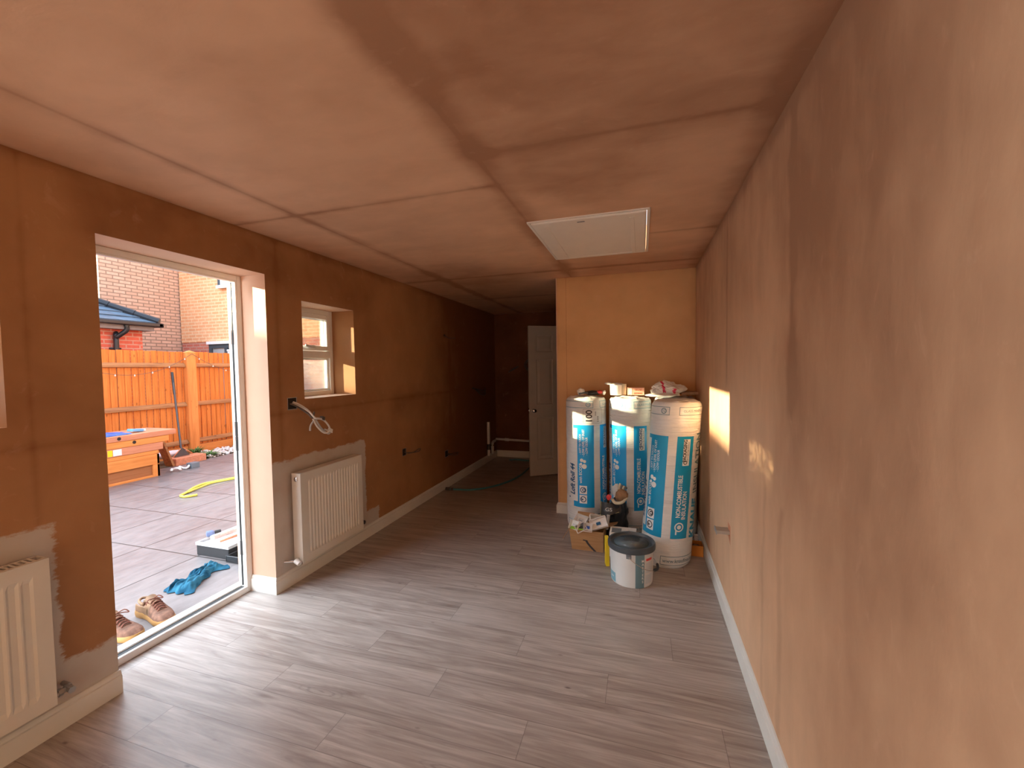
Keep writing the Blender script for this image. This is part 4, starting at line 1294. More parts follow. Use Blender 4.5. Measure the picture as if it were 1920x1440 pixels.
# black bag with gloves on top, standing behind the box
t = thing('rubble_bag', 'black printed plastic bag slumped against the insulation rolls behind the cardboard box', 'bag', (-0.215, 3.675, 0))
def slump(a, b):
    th = a * 2 * math.pi
    z = b * 0.400
    r = (0.105 - 0.030 * b) * (1 + 0.16 * noise.noise(Vector((math.cos(th) * 3, math.sin(th) * 3, b * 7))) + 0.07 * noise.noise(Vector((math.cos(th) * 8, math.sin(th) * 8, b * 16))))
    r *= max(0.02, (1 - b ** 7)) if b > 0.7 else 1
    return Vector((r * math.cos(th) * 0.95 + 0.02 * b, min(r * math.sin(th), 0.10) * 0.72, z))
vs, fs = grid(slump, 64, 48)
MB().add(vs, fs).build('bag_body', 'bag_black', t, smooth=True)
vs, fs = grid(lambda a, b: Vector((-0.125 + 0.155 * a - 0.0 * b, -0.088 - 0.03 * math.sin(a * 3.1) + 0.035 * b, 0.225 + 0.115 * b + 0.045 * a - 0.05 * a * b + 0.008 * noise.noise(Vector((a * 5, b * 5, 1))))), 14, 12)
MB().add(vs, fs).build('folded_flap', 'bag_black', t, smooth=True)
mb = MB().tube([(-0.126, -0.090, 0.228), (-0.05, -0.118, 0.246), (0.03, -0.094, 0.272)], 0.0025, 6)
mb.tube([(-0.126, -0.090, 0.228), (-0.123, -0.053, 0.342)], 0.0025, 6)
mb.build('yellow_edge', simple('dull_yellow_piping', (0.42, 0.38, 0.16), 0.6), t)
mb = MB()
vs, fs = text_polys('GS', 0.050, 0.02)
mb.add([(-0.055 + x, -0.112 - 0.3 * (y * 0.3), 0.290 + y * 0.9) for x, y in vs], fs)
mb.build('white_lettering', 'pale_plastic', t)
blob('bag_foot', 'bag_black', t, (-0.080, -0.04, 0.195), (0.085, 0.045, 0.035), 0.3, 7, 7, sub=3)
t = thing('work_glove', 'pair of cream and grey work gloves stuffed in the top of the black bag', 'glove', (-0.195, 3.625, 0.400))
MB().tube(spline([(-0.045, -0.03, -0.030), (-0.02, -0.055, -0.048), (0.03, -0.055, -0.042), (0.06, -0.03, -0.018), (0.075, -0.01, 0.01)], 5), 0.013, 10).build('glove_cuff', 'cream', t, smooth=True)
blob('glove_palm', 'brown_card', t, (0.025, -0.02, 0.010), (0.050, 0.038, 0.055), 0.35, 6, 3, sub=3)
blob('glove_back', 'pale_plastic', t, (-0.015, 0.00, 0.045), (0.035, 0.030, 0.050), 0.35, 6, 8, sub=3)
for k in range(4):
    MB().tube(spline([(0.01 + 0.013 * k, -0.02, 0.05), (0.012 + 0.016 * k, -0.03, 0.085), (0.018 + 0.018 * k, -0.022, 0.112 - 0.014 * k)], 3), [0.009] * 6 + [0.006], 8).build('glove_finger', 'grey_plastic' if k % 2 else 'cream', t, smooth=True)
blob('red_tag', 'red_print', t, (-0.075, -0.055, -0.005), (0.020, 0.012, 0.026), 0.2, 5, 2)

# ------------------------------------------------------------------ paint tub
BC = (-0.073, 3.010, 0)
t = thing('paint_tub', 'white and slate blue paint tub with dark grey lid on the floor', 'paint tub', BC)
dv = Vector((-BC[0], -BC[1], 0)).normalized()
rv = Vector((-dv.y, dv.x, 0))
RB = lambda z: 0.140 + 0.010 * z / 0.27
def TP(deg, z, lift):
    a = math.radians(deg)
    return (dv * math.cos(a) + rv * math.sin(a)) * (RB(z) + lift) + Vector((0, 0, z))
MB().lathe([(0.02, 0.003), (0.134, 0.003), (0.136, 0.0), (0.140, 0.004), (RB(0.245), 0.245), (RB(0.250), 0.250)], n=72).build('tub_body', 'bucket', t, smooth=True, angle=0.6)
MB().lathe([(0.02, 0.262), (0.120, 0.262), (0.137, 0.258), (0.142, 0.262), (0.147, 0.276), (0.156, 0.278), (0.161, 0.272), (0.163, 0.255), (0.161, 0.238), (0.155, 0.236), (0.153, 0.246)], n=72).build('lid', 'lid', t, smooth=True, angle=0.5)
MB().lathe([(0.118, 0.2625), (0.004, 0.2630)], n=60).build('lid_panel', simple('translucent_lid_panel', (0.16, 0.20, 0.22), 0.14, var=0.4, nsc=6), t, smooth=True)
def tpatch(name, mat, d0, d1, z0, z1, lift=0.0012, mb=None):
    own = mb is None
    mb = mb or MB()
    vs, fs = grid(lambda a, b: TP(d0 + (d1 - d0) * a, z0 + (z1 - z0) * b, lift), max(1, int(abs(d1 - d0) / 3)), 3)
    mb.add(vs, fs)
    if own: mb.build(name, mat, t, smooth=True)
    return mb
tpatch('label_stripe', 'slate_print', 10, 35, 0.003, 0.238)
tpatch('label_block', 'cyan_print', -115, -48, 0.010, 0.075)
tpatch('label_panel', 'paper_white', 36, 88, 0.012, 0.215)
mb = MB()
for i in range(9):
    tpatch('', '', 39, 66, 0.170 - i * 0.008, 0.1715 - i * 0.008, 0.002, mb)
for i in range(9):
    tpatch('', '', 39, 66, 0.085 - i * 0.007, 0.0865 - i * 0.007, 0.002, mb)
mb.build('small_print', 'thin_blue', t)
tpatch('red_label', 'red_print', 40, 62, 0.186, 0.203, 0.0022)
mb = MB()
def ttext(mb, s_, deg, z, size, bold=0.02, lift=0.0022, rot=False):
    vs, fs = text_polys(s_, size, bold)
    if rot:
        mb.add([TP(deg - math.degrees(y / 0.145), z + x, lift) for x, y in vs], fs)
    else:
        mb.add([TP(deg + math.degrees(x / 0.145), z + y, lift) for x, y in vs], fs)
for i, ch in enumerate('MASTERS'):
    ttext(mb, ch, 30, 0.190 - i * 0.024, 0.024)
ttext(mb, 'eco', -62, 0.046, 0.022)
mb.build('white_lettering', 'white_print', t)
# handle boss and wire bail
mb = MB()
vs, fs = grid(lambda a, b: TP(-13 + 13 * a, 0.205 + 0.035 * b, 0.006), 4, 2)
mb.add(vs, fs)
c = TP(-6, 0.218, 0.010)
mb.tube([TP(-6, 0.218, 0.0), TP(-6, 0.218, 0.014)], 0.010, 10)
mb.build('handle_boss', 'grey_plastic', t, smooth=False)
pts = [TP(-6, 0.218, 0.012), TP(0, 0.205, 0.018), TP(10, 0.183, 0.022), TP(30, 0.145, 0.024), TP(55, 0.120, 0.026), TP(85, 0.112, 0.03), TP(115, 0.125, 0.026), TP(150, 0.17, 0.02), TP(172, 0.218, 0.012)]
MB().tube(spline(pts, 5), 0.0021, 8).build('bail_wire', 'chrome', t, smooth=True)
MB().tube(spline([TP(60, 0.119, 0.028), TP(72, 0.113, 0.032), TP(84, 0.112, 0.031), TP(96, 0.114, 0.031)], 4), 0.010, 10).build('grip', 'black_plastic', t, smooth=True)

# orange tray in the corner, leaning pieces
t = thing('storage_tray', 'small orange plastic tray between the leaning roll and the right wall', 'tray', (0.412, 3.55, 0))
mb = MB().box(-0.045, 0.045, -0.055, 0.055, 0, 0.004)
for a in ((-0.045, -0.041, -0.055, 0.055), (0.041, 0.045, -0.055, 0.055), (-0.041, 0.041, -0.055, -0.051), (-0.041, 0.041, 0.051, 0.055)):
    mb.box(*a, 0.004, 0.085)
mb.build('tray_body', 'orange_card', t, bevel=0.002)
blob('contents', 'brown_card', t, (0, 0.0, 0.05), (0.036, 0.046, 0.020), 0.3, 7, 3)
t = thing('cable_clips', 'loose dark and white cable clips by the right skirting behind the leaning roll', 'cable', (0.415, 3.70, 0))
MB().tube(spline([(-0.03, 0, 0.01), (0.0, 0.02, 0.04), (0.03, 0.0, 0.03), (0.02, -0.03, 0.012), (-0.02, -0.02, 0.012)], 5), 0.006, 8).build('dark_loop', 'dark_cable', t, smooth=True)
MB().box(0.0, 0.03, 0.01, 0.04, 0, 0.09).build('white_clip', 'bag_white', t, bevel=0.004)
#PART4
# ================================================================== GARDEN
ZP = -0.04
struct(MB().box(-7.42, -2.70, -6, 10, ZP - 0.10, ZP).build('patio', 'patio'))
struct(MB().box(-26, -7.42, -18, 18, ZP - 0.14, ZP - 0.03).box(-7.42, -2.7, 10, 18, ZP - 0.14, ZP - 0.03).build('garden_ground', 'soil'))

# fence: one bay = rails + gravel board + boards, posts are shared
FX = -8.20
FG = 'closeboard fence bays along the garden'
def fence_bay(label, y0, y1, seed):
    t = thing('fence', label, 'fence', (FX, (y0 + y1) / 2, ZP), 0, FG)
    L_ = (y1 - y0) / 2 - 0.006
    rnd = random.Random(seed)
    mb = MB()
    k = -L_
    while k < L_ - 0.02:
        w = rnd.uniform(0.094, 0.104)
        dx = rnd.uniform(-0.004, 0.004)
        zt = 1.935 + rnd.uniform(-0.006, 0.006)
        e = min(k + w - 0.004, L_)
        mb.add([(-0.020 + dx, k, 0.16), (-0.001 + dx, k, 0.16), (-0.019 + dx, e, 0.16), (-0.030 + dx, e, 0.16), (-0.020 + dx, k, zt), (-0.001 + dx, k, zt), (-0.019 + dx, e, zt), (-0.030 + dx, e, zt)],
               [(0, 3, 2, 1), (4, 5, 6, 7), (0, 1, 5, 4), (1, 2, 6, 5), (2, 3, 7, 6), (3, 0, 4, 7)])
        k += w
    mb.build('boards', 'fence_wood', t)
    for z in (0.245, 0.955, 1.690):
        mb = MB().add([(-0.004, -L_, z - 0.045), (0.040, -L_, z - 0.038), (0.040, -L_, z - 0.012), (-0.004, -L_, z + 0.038), (-0.004, L_, z - 0.045), (0.040, L_, z - 0.038), (0.040, L_, z - 0.012), (-0.004, L_, z + 0.038)],
                      [(0, 1, 2, 3), (4, 7, 6, 5), (0, 4, 5, 1), (1, 5, 6, 2), (2, 6, 7, 3), (3, 7, 4, 0)])
        mb.build('rail', 'fence_rail', t)
    MB().box(-0.020, 0.010, -L_, L_, -0.03, 0.155).build('gravel_board', 'plank_orange', t)
    return t
posts = [1.89, 3.82, 5.745, 7.67]
def post(label, y):
    t = thing('fence_post', label, 'fence post', (FX + 0.02, y, ZP), 0, 'square fence posts')
    MB().box(-0.05, 0.05, -0.088, 0.088, -0.03, 1.925).build('post', 'fence_post', t, bevel=0.006)
    MB().add([(-0.055, -0.093, 1.925), (0.055, -0.093, 1.925), (0.055, 0.093, 1.925), (-0.055, 0.093, 1.925), (0, 0, 1.965)], [(0, 3, 2, 1), (0, 1, 4), (1, 2, 4), (2, 3, 4), (3, 0, 4)]).build('post_cap', 'fence_post', t)
    return t
post('square orange fence post seen through the doorway, string lights tied to it', posts[2])
post('fence post out of sight towards the house beyond', posts[3])
post('fence post hidden behind the wall, first left of the doorway view', posts[1])
post('farthest fence post left of the doorway view', posts[0])
fence_bay('orange closeboard fence bay left of the visible post, behind the stacked planks', posts[1] + 0.088, posts[2] - 0.088, 4)
fence_bay('orange closeboard fence bay right of the visible post, above the white pebbles', posts[2] + 0.088, posts[3] - 0.088, 5)
fence_bay('orange closeboard fence bay hidden left of the doorway', posts[0] + 0.088, posts[1] - 0.088, 10)

# string lights
t = thing('string_lights', 'string of small clear bulbs sagging along the fence from the post', 'string lights', (FX + 0.085, 5.745, 1.86))
wl_, bulbs = [], []
def sag(ya, yb, za, zb, dip, n=14):
    return [(0, ya + (yb - ya) * i / n, za + (zb - za) * i / n - dip * 4 * (i / n) * (1 - i / n)) for i in range(n + 1)]
for (ya, yb, za, zb, dip) in ((-1.90, 0.0, -0.12, 0.0, 0.32), (0.0, 1.85, 0.0, -0.10, 0.30), (-3.75, -1.90, -0.12, -0.12, 0.3)):
    pts = sag(ya, yb, za, zb, dip)
    MB().tube(pts, 0.0035, 6).build('wire', 'dark_cable', t, smooth=True)
    if ya > -3:
        bulbs += pts[1:-1:2]
first = MB().lathe([(0.004, 0.008), (0.005, 0.0), (0.009, -0.008), (0.011, -0.017), (0.007, -0.026), (0.002, -0.028)], n=10).build('bulb', 'bulb', t, smooth=True)
first.location = bulbs[0]
for b in bulbs[1:]:
    c = first.copy()
    COL.objects.link(c)
    c.parent = t
    c.location = b

# stacked timber and crate
t = thing('timber_crate', 'low orange wooden crate with a recessed brown side under the stacked planks', 'crate', (-7.02, 3.80, ZP))
MB().box(-0.60, 0.055, -0.62, 0.53, 0.01, 0.33).build('crate_body', 'crate_in', t)
mb = MB()
mb.box(0.055, 0.085, -0.62, 0.565, 0.185, 0.338).box(0.055, 0.085, 0.475, 0.565, 0.0, 0.185).box(0.055, 0.085, -0.62, 0.475, 0.0, 0.032)
mb.box(-0.60, 0.085, 0.53, 0.565, 0.0, 0.338).box(-0.60, 0.0545, -0.62, 0.53, 0.33, 0.338)
mb.build('crate_frame', 'plank_orange', t, bevel=0.004)
def plank(label, mat, x0, x1, y0, y1, z0, z1, holes=(), extra=None):
    p = thing('plank', label, 'plank', ((x0 + x1) / 2, (y0 + y1) / 2, z0), 0, 'planks stacked on the crate')
    hx_, hy_ = (x1 - x0) / 2, (y1 - y0) / 2
    MB().box(-hx_, hx_, -hy_, hy_, 0, z1 - z0).build('plank_body', mat, p, bevel=0.005)
    for (yy, zz, r) in holes:
        MB().lathe([(r, 0.0006), (r * 0.96, 0.0016)], c=(hx_, yy - (y0 + y1) / 2, zz - z0), n=18, axis='x').build('drill_hole', 'hole', p)  # dark disc painted as the shade inside the hole
    for (yy, zz, w, h_, mt) in (extra or ()):
        MB().box(hx_ + 0.0005, hx_ + 0.002, yy - (y0 + y1) / 2 - w / 2, yy - (y0 + y1) / 2 + w / 2, zz - z0 - h_ / 2, zz - z0 + h_ / 2).build('label_sticker', mt, p)
    return p
plank('thin orange plank laid directly on the crate top', 'plank_orange', -7.60, -6.95, 3.10, 4.37, 0.300, 0.352)
plank('pinkish plank with a yellow and white sticker at its left', 'plank_pink', -7.58, -6.945, 3.10, 4.43, 0.355, 0.462, extra=((3.765, 0.41, 0.055, 0.085, 'yellow_card'), (3.85, 0.41, 0.10, 0.085, 'paper_white')))
plank('orange plank with one black drilled hole, second from the top', 'plank_orange', -7.58, -6.95, 3.10, 4.52, 0.465, 0.556, holes=((4.06, 0.520, 0.024),))
plank('topmost weathered plank with one black drilled hole', 'plank_pink', -7.60, -6.94, 3.10, 4.62, 0.559, 0.635, holes=((3.875, 0.598, 0.024),))
o = MB().add([(-0.09, 0.0, 0.0), (0.09, 0.0, 0.0), (0.09, 0.030, 0.012), (-0.09, 0.030, 0.012), (-0.09, -0.200, 0.625), (0.09, -0.200, 0.625), (0.09, -0.172, 0.633), (-0.09, -0.172, 0.633)],
             [(0, 3, 2, 1), (4, 5, 6, 7), (0, 1, 5, 4), (1, 2, 6, 5), (2, 3, 7, 6), (3, 0, 4, 7)]).build('leaning_board', 'fence_rail')
o.location = (-7.46, 4.835, ZP)
tag(o, 'weathered board leaning against the end of the plank stack', 'board')
t = thing('tarpaulin', 'rumpled bright blue tarpaulin on top of the plank stack', 'tarpaulin', (-7.20, 3.72, 0.637))
vs, fs = grid(lambda a, b: Vector((-0.26 + 0.46 * a, -0.45 + 0.80 * b, 0.004 + max(0, (0.075 - 0.06 * b) * (0.75 + 0.8 * noise.noise(Vector((a * 5, b * 9, 3))))) * math.sin(math.pi * min(1, max(0, a))) ** 0.5)), 26, 40)
MB().add(vs, fs).build('tarp_sheet', ['blue_tarp'], t, smooth=True)
blob('pale_fold', 'cyan_tarp', t, (0.12, -0.08, 0.022), (0.05, 0.16, 0.020), 0.3, 6, 4, sub=3)
t = thing('plastic_packet', 'small pale blue and white packet on the planks beside the tarpaulin', 'packet', (-7.15, 4.20, 0.637), 0.2)
MB().obox((0, 0, 0.030), (0.05, 0, 0), (0, 0.085, -0.01), (0, 0.003, 0.020)).build('packet_body', 'cyan_tarp', t, bevel=0.008)
MB().obox((0.0, 0.075, 0.022), (0.045, 0, 0), (0, 0.045, -0.006), (0, 0.002, 0.020)).build('packet_end', 'bag_white', t, bevel=0.008)

# raised edging, scraper, sack
t = thing('terracotta_trough', 'pinkish terracotta block trough in front of the fence post', 'trough', (-7.47, 5.12, ZP))
MB().box(-0.12, 0.12, -0.25, 0.25, 0, 0.118).build('trough_body', 'terracotta', t, bevel=0.006)
t = thing('floor_scraper', 'long dark handled scraper leaning against the fence, blade on the terracotta block', 'scraper', (-7.50, 5.06, 0.085))
top = Vector((-8.085, 5.36, 1.506)) - Vector(t.location)
MB().tube([(0, 0, 0.10), top * 0.5 + Vector((0, 0, 0.04)), top], [0.017, 0.016, 0.018], 12).build('handle', 'dark_metal', t, smooth=True, angle=0.9)
dn = top.normalized()
MB().tube([top - dn * 0.42, top + dn * 0.005], 0.022, 12).build('grip', 'black_plastic', t, smooth=True, angle=0.9)
MB().add([(0.012, -0.030, 0.13), (0.012, 0.030, 0.13), (0.02, 0.125, 0.0), (0.02, -0.125, 0.0), (0.0, -0.030, 0.13), (0.0, 0.030, 0.13), (0.008, 0.125, 0.0), (0.008, -0.125, 0.0)],
         [(0, 1, 2, 3), (7, 6, 5, 4), (0, 4, 5, 1), (1, 5, 6, 2), (2, 6, 7, 3), (3, 7, 4, 0)]).build('blade', 'dark_metal', t)
MB().tube([(0.018, -0.025, 0.13), (0.024, -0.15, 0.012)], 0.008, 8).tube([(0.018, 0.025, 0.13), (0.024, 0.17, 0.012)], 0.008, 8).build('brace', 'terracotta', t, smooth=True)
t = thing('rubble_sack', 'pale tied sack lying in the bed between plank stack and fence', 'sack', (-7.84, 4.90, 0.02))
blob('sack_body', 'sack', t, (0, -0.22, 0.0), (0.12, 0.19, 0.085), 0.12, 5, 2, sub=3)
blob('sack_neck', 'sack', t, (0, 0.17, 0.075), (0.085, 0.30, 0.060), 0.14, 5, 6, sub=3)
MB().tube([(-0.05, -0.06, 0.045), (0.07, -0.06, 0.05)], 0.055, 12).build('sack_tie', 'fence_rail', t, smooth=True)
t = thing('rope_coil', 'white knotted rope beside the crate on the patio', 'rope', (-6.98, 4.66, ZP))
pts = [(0.05 * math.cos(i * 1.1), -0.14 + 0.022 * i, 0.035 + 0.018 * math.sin(i * 1.7)) for i in range(14)]
MB().tube(spline(pts, 4), 0.016, 8).build('rope', 'bag_white', t, smooth=True)
o = MB().box(-0.06, 0.06, -0.065, 0.065, 0, 0.085).build('rubber_foot', 'grey_plastic', bevel=0.006)
o.location = (-6.98, 4.88, ZP)
tag(o, 'small dark grey block on the patio beside the white rope', 'block')

# pebbles (uncountable) and plants at the foot of the fence
mb = MB()
rnd = random.Random(3)
proto_v, proto_f = [], []
bm = bmesh.new(); bmesh.ops.create_icosphere(bm, subdivisions=1, radius=1); bm.verts.index_update()
proto_v = [v.co.copy() for v in bm.verts]; proto_f = [tuple(v.index for v in f.verts) for f in bm.faces]; bm.free()
for i in range(420):
    y = rnd.uniform(5.55, 7.6)
    x = rnd.uniform(-8.12, -7.50)
    r = rnd.uniform(0.018, 0.042)
    z = ZP - 0.01 + rnd.uniform(0, 0.035)
    sx, sy, sz = rnd.uniform(0.8, 1.3), rnd.uniform(0.8, 1.3), rnd.uniform(0.5, 0.8)
    a = rnd.uniform(0, 3)
    mb.add([(x + r * (sx * v.x * math.cos(a) - sy * v.y * math.sin(a)), y + r * (sx * v.x * math.sin(a) + sy * v.y * math.cos(a)), z + r * sz * v.z) for v in proto_v], proto_f)
tag(mb.build('pebbles', 'stone', smooth=True), 'white pebbles in the strip along the foot of the fence', 'pebbles', kind='stuff')
def tuft(label, x, y, n, h_, spread, seed):
    rnd = random.Random(seed)
    mb = MB()
    for i in range(n):
        a = rnd.uniform(0, 6.28); r0 = rnd.uniform(0, 0.04); l = h_ * rnd.uniform(0.6, 1.1); sp = spread * rnd.uniform(0.4, 1)
        b0 = Vector((r0 * math.cos(a), r0 * math.sin(a), 0))
        dirv_ = Vector((math.cos(a), math.sin(a), 0))
        side = Vector((-math.sin(a), math.cos(a), 0)) * rnd.uniform(0.006, 0.012)
        p1 = b0 + dirv_ * sp * 0.4 + Vector((0, 0, l * 0.7))
        p2 = b0 + dirv_ * sp + Vector((0, 0, l * rnd.uniform(0.5, 1)))
        mb.add([b0 - side * 0.5, b0 + side * 0.5, p1 + side, p1 - side, p2], [(0, 1, 2, 3), (3, 2, 4)])
    o = mb.build('grass_tuft', 'leaf')
    o.location = (x, y, ZP - 0.03)
    return tag(o, label, 'plant')
tuft('green leafy tuft against the foot of the fence post', -7.95, 5.62, 110, 0.20, 0.20, 1)
tuft('green leafy tuft spreading over the pebbles beside the terracotta trough', -7.62, 5.62, 130, 0.13, 0.26, 2)
tuft('small green weed among the white pebbles', -7.85, 6.45, 50, 0.12, 0.13, 3)

# yellow hose on the patio
t = thing('garden_hose', 'yellow hose with a bent end lying across the patio slabs', 'hose', (-5.55, 4.0, ZP))
pts = [(0.235, -0.250, 0.016), (0.165, -0.345, 0.016), (0.06, -0.33, 0.016), (0.0, -0.225, 0.016), (-0.13, -0.04, 0.016), (-0.20, 0.14, 0.016), (-0.16, 0.30, 0.016), (-0.09, 0.48, 0.016), (-0.10, 0.62, 0.016), (-0.20, 0.95, 0.016), (-0.15, 1.6, 0.016)]
MB().tube(spline(pts, 7), 0.014, 10).build('hose_tube', 'yellow_hose', t, smooth=True)
pts2 = [(0.0, -0.20, 0.016), (-0.08, 0.02, 0.016), (-0.13, 0.20, 0.016), (-0.08, 0.36, 0.016), (-0.02, 0.55, 0.016), (-0.05, 0.75, 0.016), (-0.10, 1.5, 0.016)]
MB().tube(spline(pts2, 7), 0.011, 10).build('hose_tube', 'yellow_hose', t, smooth=True)

# ------------------------------------------------------------------ shoes
def shoe(label, loc_, rz, mirror=1):
    t = thing('shoe', label, 'shoe', loc_, rz, 'pair of tan shoes outside the doorway')
    Ls = 0.315
    # plan half widths and heights along the length: s 0 = heel, 1 = toe
    def width(s_):
        pts = [(0, 0.024), (0.06, 0.036), (0.2, 0.041), (0.4, 0.040), (0.6, 0.049), (0.75, 0.054), (0.88, 0.049), (0.96, 0.033), (1.0, 0.010)]
        for (a, wa), (b, wb) in zip(pts, pts[1:]):
            if a <= s_ <= b: return wa + (wb - wa) * (s_ - a) / (b - a)
        return 0.01
    def bend(s_):
        return mirror * 0.010 * math.sin(s_ * math.pi * 1.3)
    n = 28
    mb = MB()
    lay = [(0.0, 0.96), (0.004, 1.05), (0.014, 1.09), (0.026, 1.07), (0.033, 1.02)]
    rings = []
    def outline(k, z):
        out = []
        for i in range(n + 1):
            s_ = 0.5 - 0.5 * math.cos(math.pi * i / n)
            out.append(Vector(((s_ - 0.5) * Ls * (1 + (k - 1) * 0.12), bend(s_) + width(s_) * k, z + 0.010 * max(0, s_ - 0.75) * 4 * 0.5 + (0.008 if s_ < 0.3 else 0))))
        for i in range(n - 1, 0, -1):
            s_ = 0.5 - 0.5 * math.cos(math.pi * i / n)
            out.append(Vector(((s_ - 0.5) * Ls * (1 + (k - 1) * 0.12), bend(s_) - width(s_) * k, z + 0.010 * max(0, s_ - 0.75) * 4 * 0.5 + (0.008 if s_ < 0.3 else 0))))
        return out
    ls = [outline(k, z) for z, k in lay]
    for v in ls[0]:
        v.z = 0.0
    loops(mb, ls, close0=True)
    mb.build('sole', 'sole', t, smooth=True, angle=1.2)
    # upper as cross-sections along the shoe
    def top(s_):
        pts = [(0, 0.085), (0.08, 0.105), (0.18, 0.098), (0.30, 0.102), (0.42, 0.112), (0.5, 0.104), (0.6, 0.088), (0.72, 0.073), (0.85, 0.064), (0.94, 0.052), (1.0, 0.034)]
        for (a, wa), (b, wb) in zip(pts, pts[1:]):
            if a <= s_ <= b: return wa + (wb - wa) * (s_ - a) / (b - a)
        return 0.03
    N, K = 30, 16
    def up(a, b):
        s_ = 0.012 + 0.976 * a
        ang = math.pi * b
        w = width(s_) * 0.985
        hgt = top(s_) - 0.030
        opening = 1.0
        c, sn = math.cos(ang), math.sin(ang)
        sq = 0.62
        yy = w * math.copysign(abs(c) ** sq, c)
        zz = 0.030 + hgt * (abs(sn) ** 0.62)
        zz += 0.002 * noise.noise(Vector((a * 9, b * 9, mirror)))
        # foot opening between heel and tongue
        if s_ < 0.33 and abs(c) < 0.72:
            zz = min(zz, 0.030 + 0.020 + 0.04 * (abs(c) / 0.72) ** 3 * 0.6)
        return Vector(((s_ - 0.5) * Ls, bend(s_) + yy, zz + (0.006 if s_ < 0.3 else 0)))
    vs, fs = grid(up, N, K)
    f_out = [f for f in fs]
    mb = MB()
    for f in fs:
        pass
    mb.v = vs
    mb.f = list(fs)
    mi = []
    for f in fs:
        c = sum((Vector(vs[i]) for i in f), Vector()) / 4
        s_ = c.x / Ls + 0.5
        inner = s_ < 0.34 and abs(c.y - bend(s_)) < width(s_) * 0.70
        mi.append(2 if inner else (1 if s_ < 0.5 else 0))
    mb.mi = mi
    mb.build('upper', ['shoe', 'shoe_pale', 'shoe_dark'], t, smooth=True)
    # padded collar, tongue
    pts = []
    for k in range(15):
        a = math.radians(55 + 250 * k / 14)
        pts.append((-0.100 * 1 + 0.048 * -1 * 0 + 0.046 * math.cos(a) + 0.004, bend(0.15) + 0.030 * math.sin(a), 0.094 - 0.008 * math.cos(a)))
    MB().tube(pts, 0.008, 8).build('collar', 'shoe_pale', t, smooth=True)
    vs, fs = grid(lambda a, b: Vector((-0.060 + 0.065 * a, bend(0.4) + (b - 0.5) * 0.058, 0.138 - 0.028 * a - 0.012 * (2 * b - 1) ** 2)), 8, 8)
    v2 = [Vector(v) + Vector((-0.006, 0, -0.010)) for v in vs]
    mb = MB().add(vs, fs).add(v2, fs)
    o = mb.build('tongue', 'shoe_pale', t, smooth=True)
    # lace rows, criss-crossed
    for k in range(6):
        s_ = 0.40 + 0.058 * k
        x = (s_ - 0.5) * Ls
        z = top(s_) + 0.006
        w = 0.030 - 0.001 * k
        y0 = bend(s_)
        MB().tube([(x - 0.004, y0 - w, z - 0.012), (x, y0 - w * 0.5, z), (x + 0.006, y0 + w * 0.5, z + 0.001), (x + 0.010, y0 + w, z - 0.012)], 0.0030, 6)\
            .tube([(x + 0.008, y0 - w, z - 0.012), (x + 0.006, y0 - w * 0.5, z + 0.003), (x, y0 + w * 0.5, z + 0.003), (x - 0.004, y0 + w, z - 0.012)], 0.0030, 6).build('lace', 'lace', t, smooth=True)
    MB().tube(spline([(-0.02, bend(0.4), 0.125), (-0.01, 0.03, 0.135), (0.005, 0.045, 0.115), (-0.01, 0.03, 0.118), (-0.02, 0.0, 0.125), (-0.01, -0.03, 0.13), (0.0, -0.045, 0.11)], 4), 0.003, 6).build('lace', 'lace', t, smooth=True)
    # side panel and toe cap overlays
    for sg in (1, -1):
        vs, fs = grid(lambda a, b: Vector(((0.16 + 0.28 * a - 0.5) * Ls, bend(0.16 + 0.28 * a) + sg * (width(0.16 + 0.28 * a) * 0.985 + 0.0015), 0.040 + 0.035 * b)), 8, 3)
        MB().add(vs, fs).build('side_panel', 'shoe_pale', t, smooth=True)
    return t
shoe('tan suede shoe with gum sole and its toe to the door, whole in view', (-2.930, 1.775, ZP), R_(-4), 1)
shoe('tan suede shoe half hidden by the wall at the left side of the doorway', (-2.955, 1.605, ZP), R_(-2), -1)

# blue cloth
t = thing('cloth', 'crumpled blue cloth on the patio just outside the doorway', 'cloth', (-3.185, 2.225, ZP + 0.002), R_(8))
def cl(a, b):
    w_ = 0.17 + 0.05 * math.sin(b * 7 + 0.5) + 0.03 * math.sin(b * 15)
    x = (a - 0.5) * w_
    y = (b - 0.5) * 0.42
    e = min(1, 6 * min(a, 1 - a)) * min(1, 8 * min(b, 1 - b))
    n1 = noise.noise(Vector((a * 2.2, b * 3.0, 2.0)))
    n2 = noise.noise(Vector((a * 5.0 + 3, b * 6.0, 7.0)))
    f1 = 0.5 + 0.5 * math.sin(a * 13 + b * 8 + 7 * n1)
    f2 = 0.5 + 0.5 * math.sin(a * 7 - b * 21 + 9 * n2)
    h_ = e * (0.010 + 0.026 * f1 ** 1.5 + 0.014 * f2 + 0.016 * max(0, n1))
    x += 0.018 * n2 + 0.012 * math.sin(b * 23 + 3 * n1) * (2 * a - 1) ** 2
    y += 0.020 * n1 + 0.010 * math.sin(a * 17)
    return Vector((x - 0.06 * (b - 0.5), y, 0.004 + h_))
vs, fs = grid(cl, 60, 110)
_t = NT('blue_cotton')
_n = _t.noise(sc=9, det=4)
_t.bsdf(_t.mix(_t.rng(_n, 0.35, 0.65), (0.008, 0.055, 0.105), (0.04, 0.17, 0.26)), 0.9, _t.bump(_t.noise(sc=60, det=3), 0.3, 0.004), spec=0.1)
M['cloth'] = _t.m
MB().add(vs, fs).build('cloth_sheet', 'cloth', t, smooth=True)

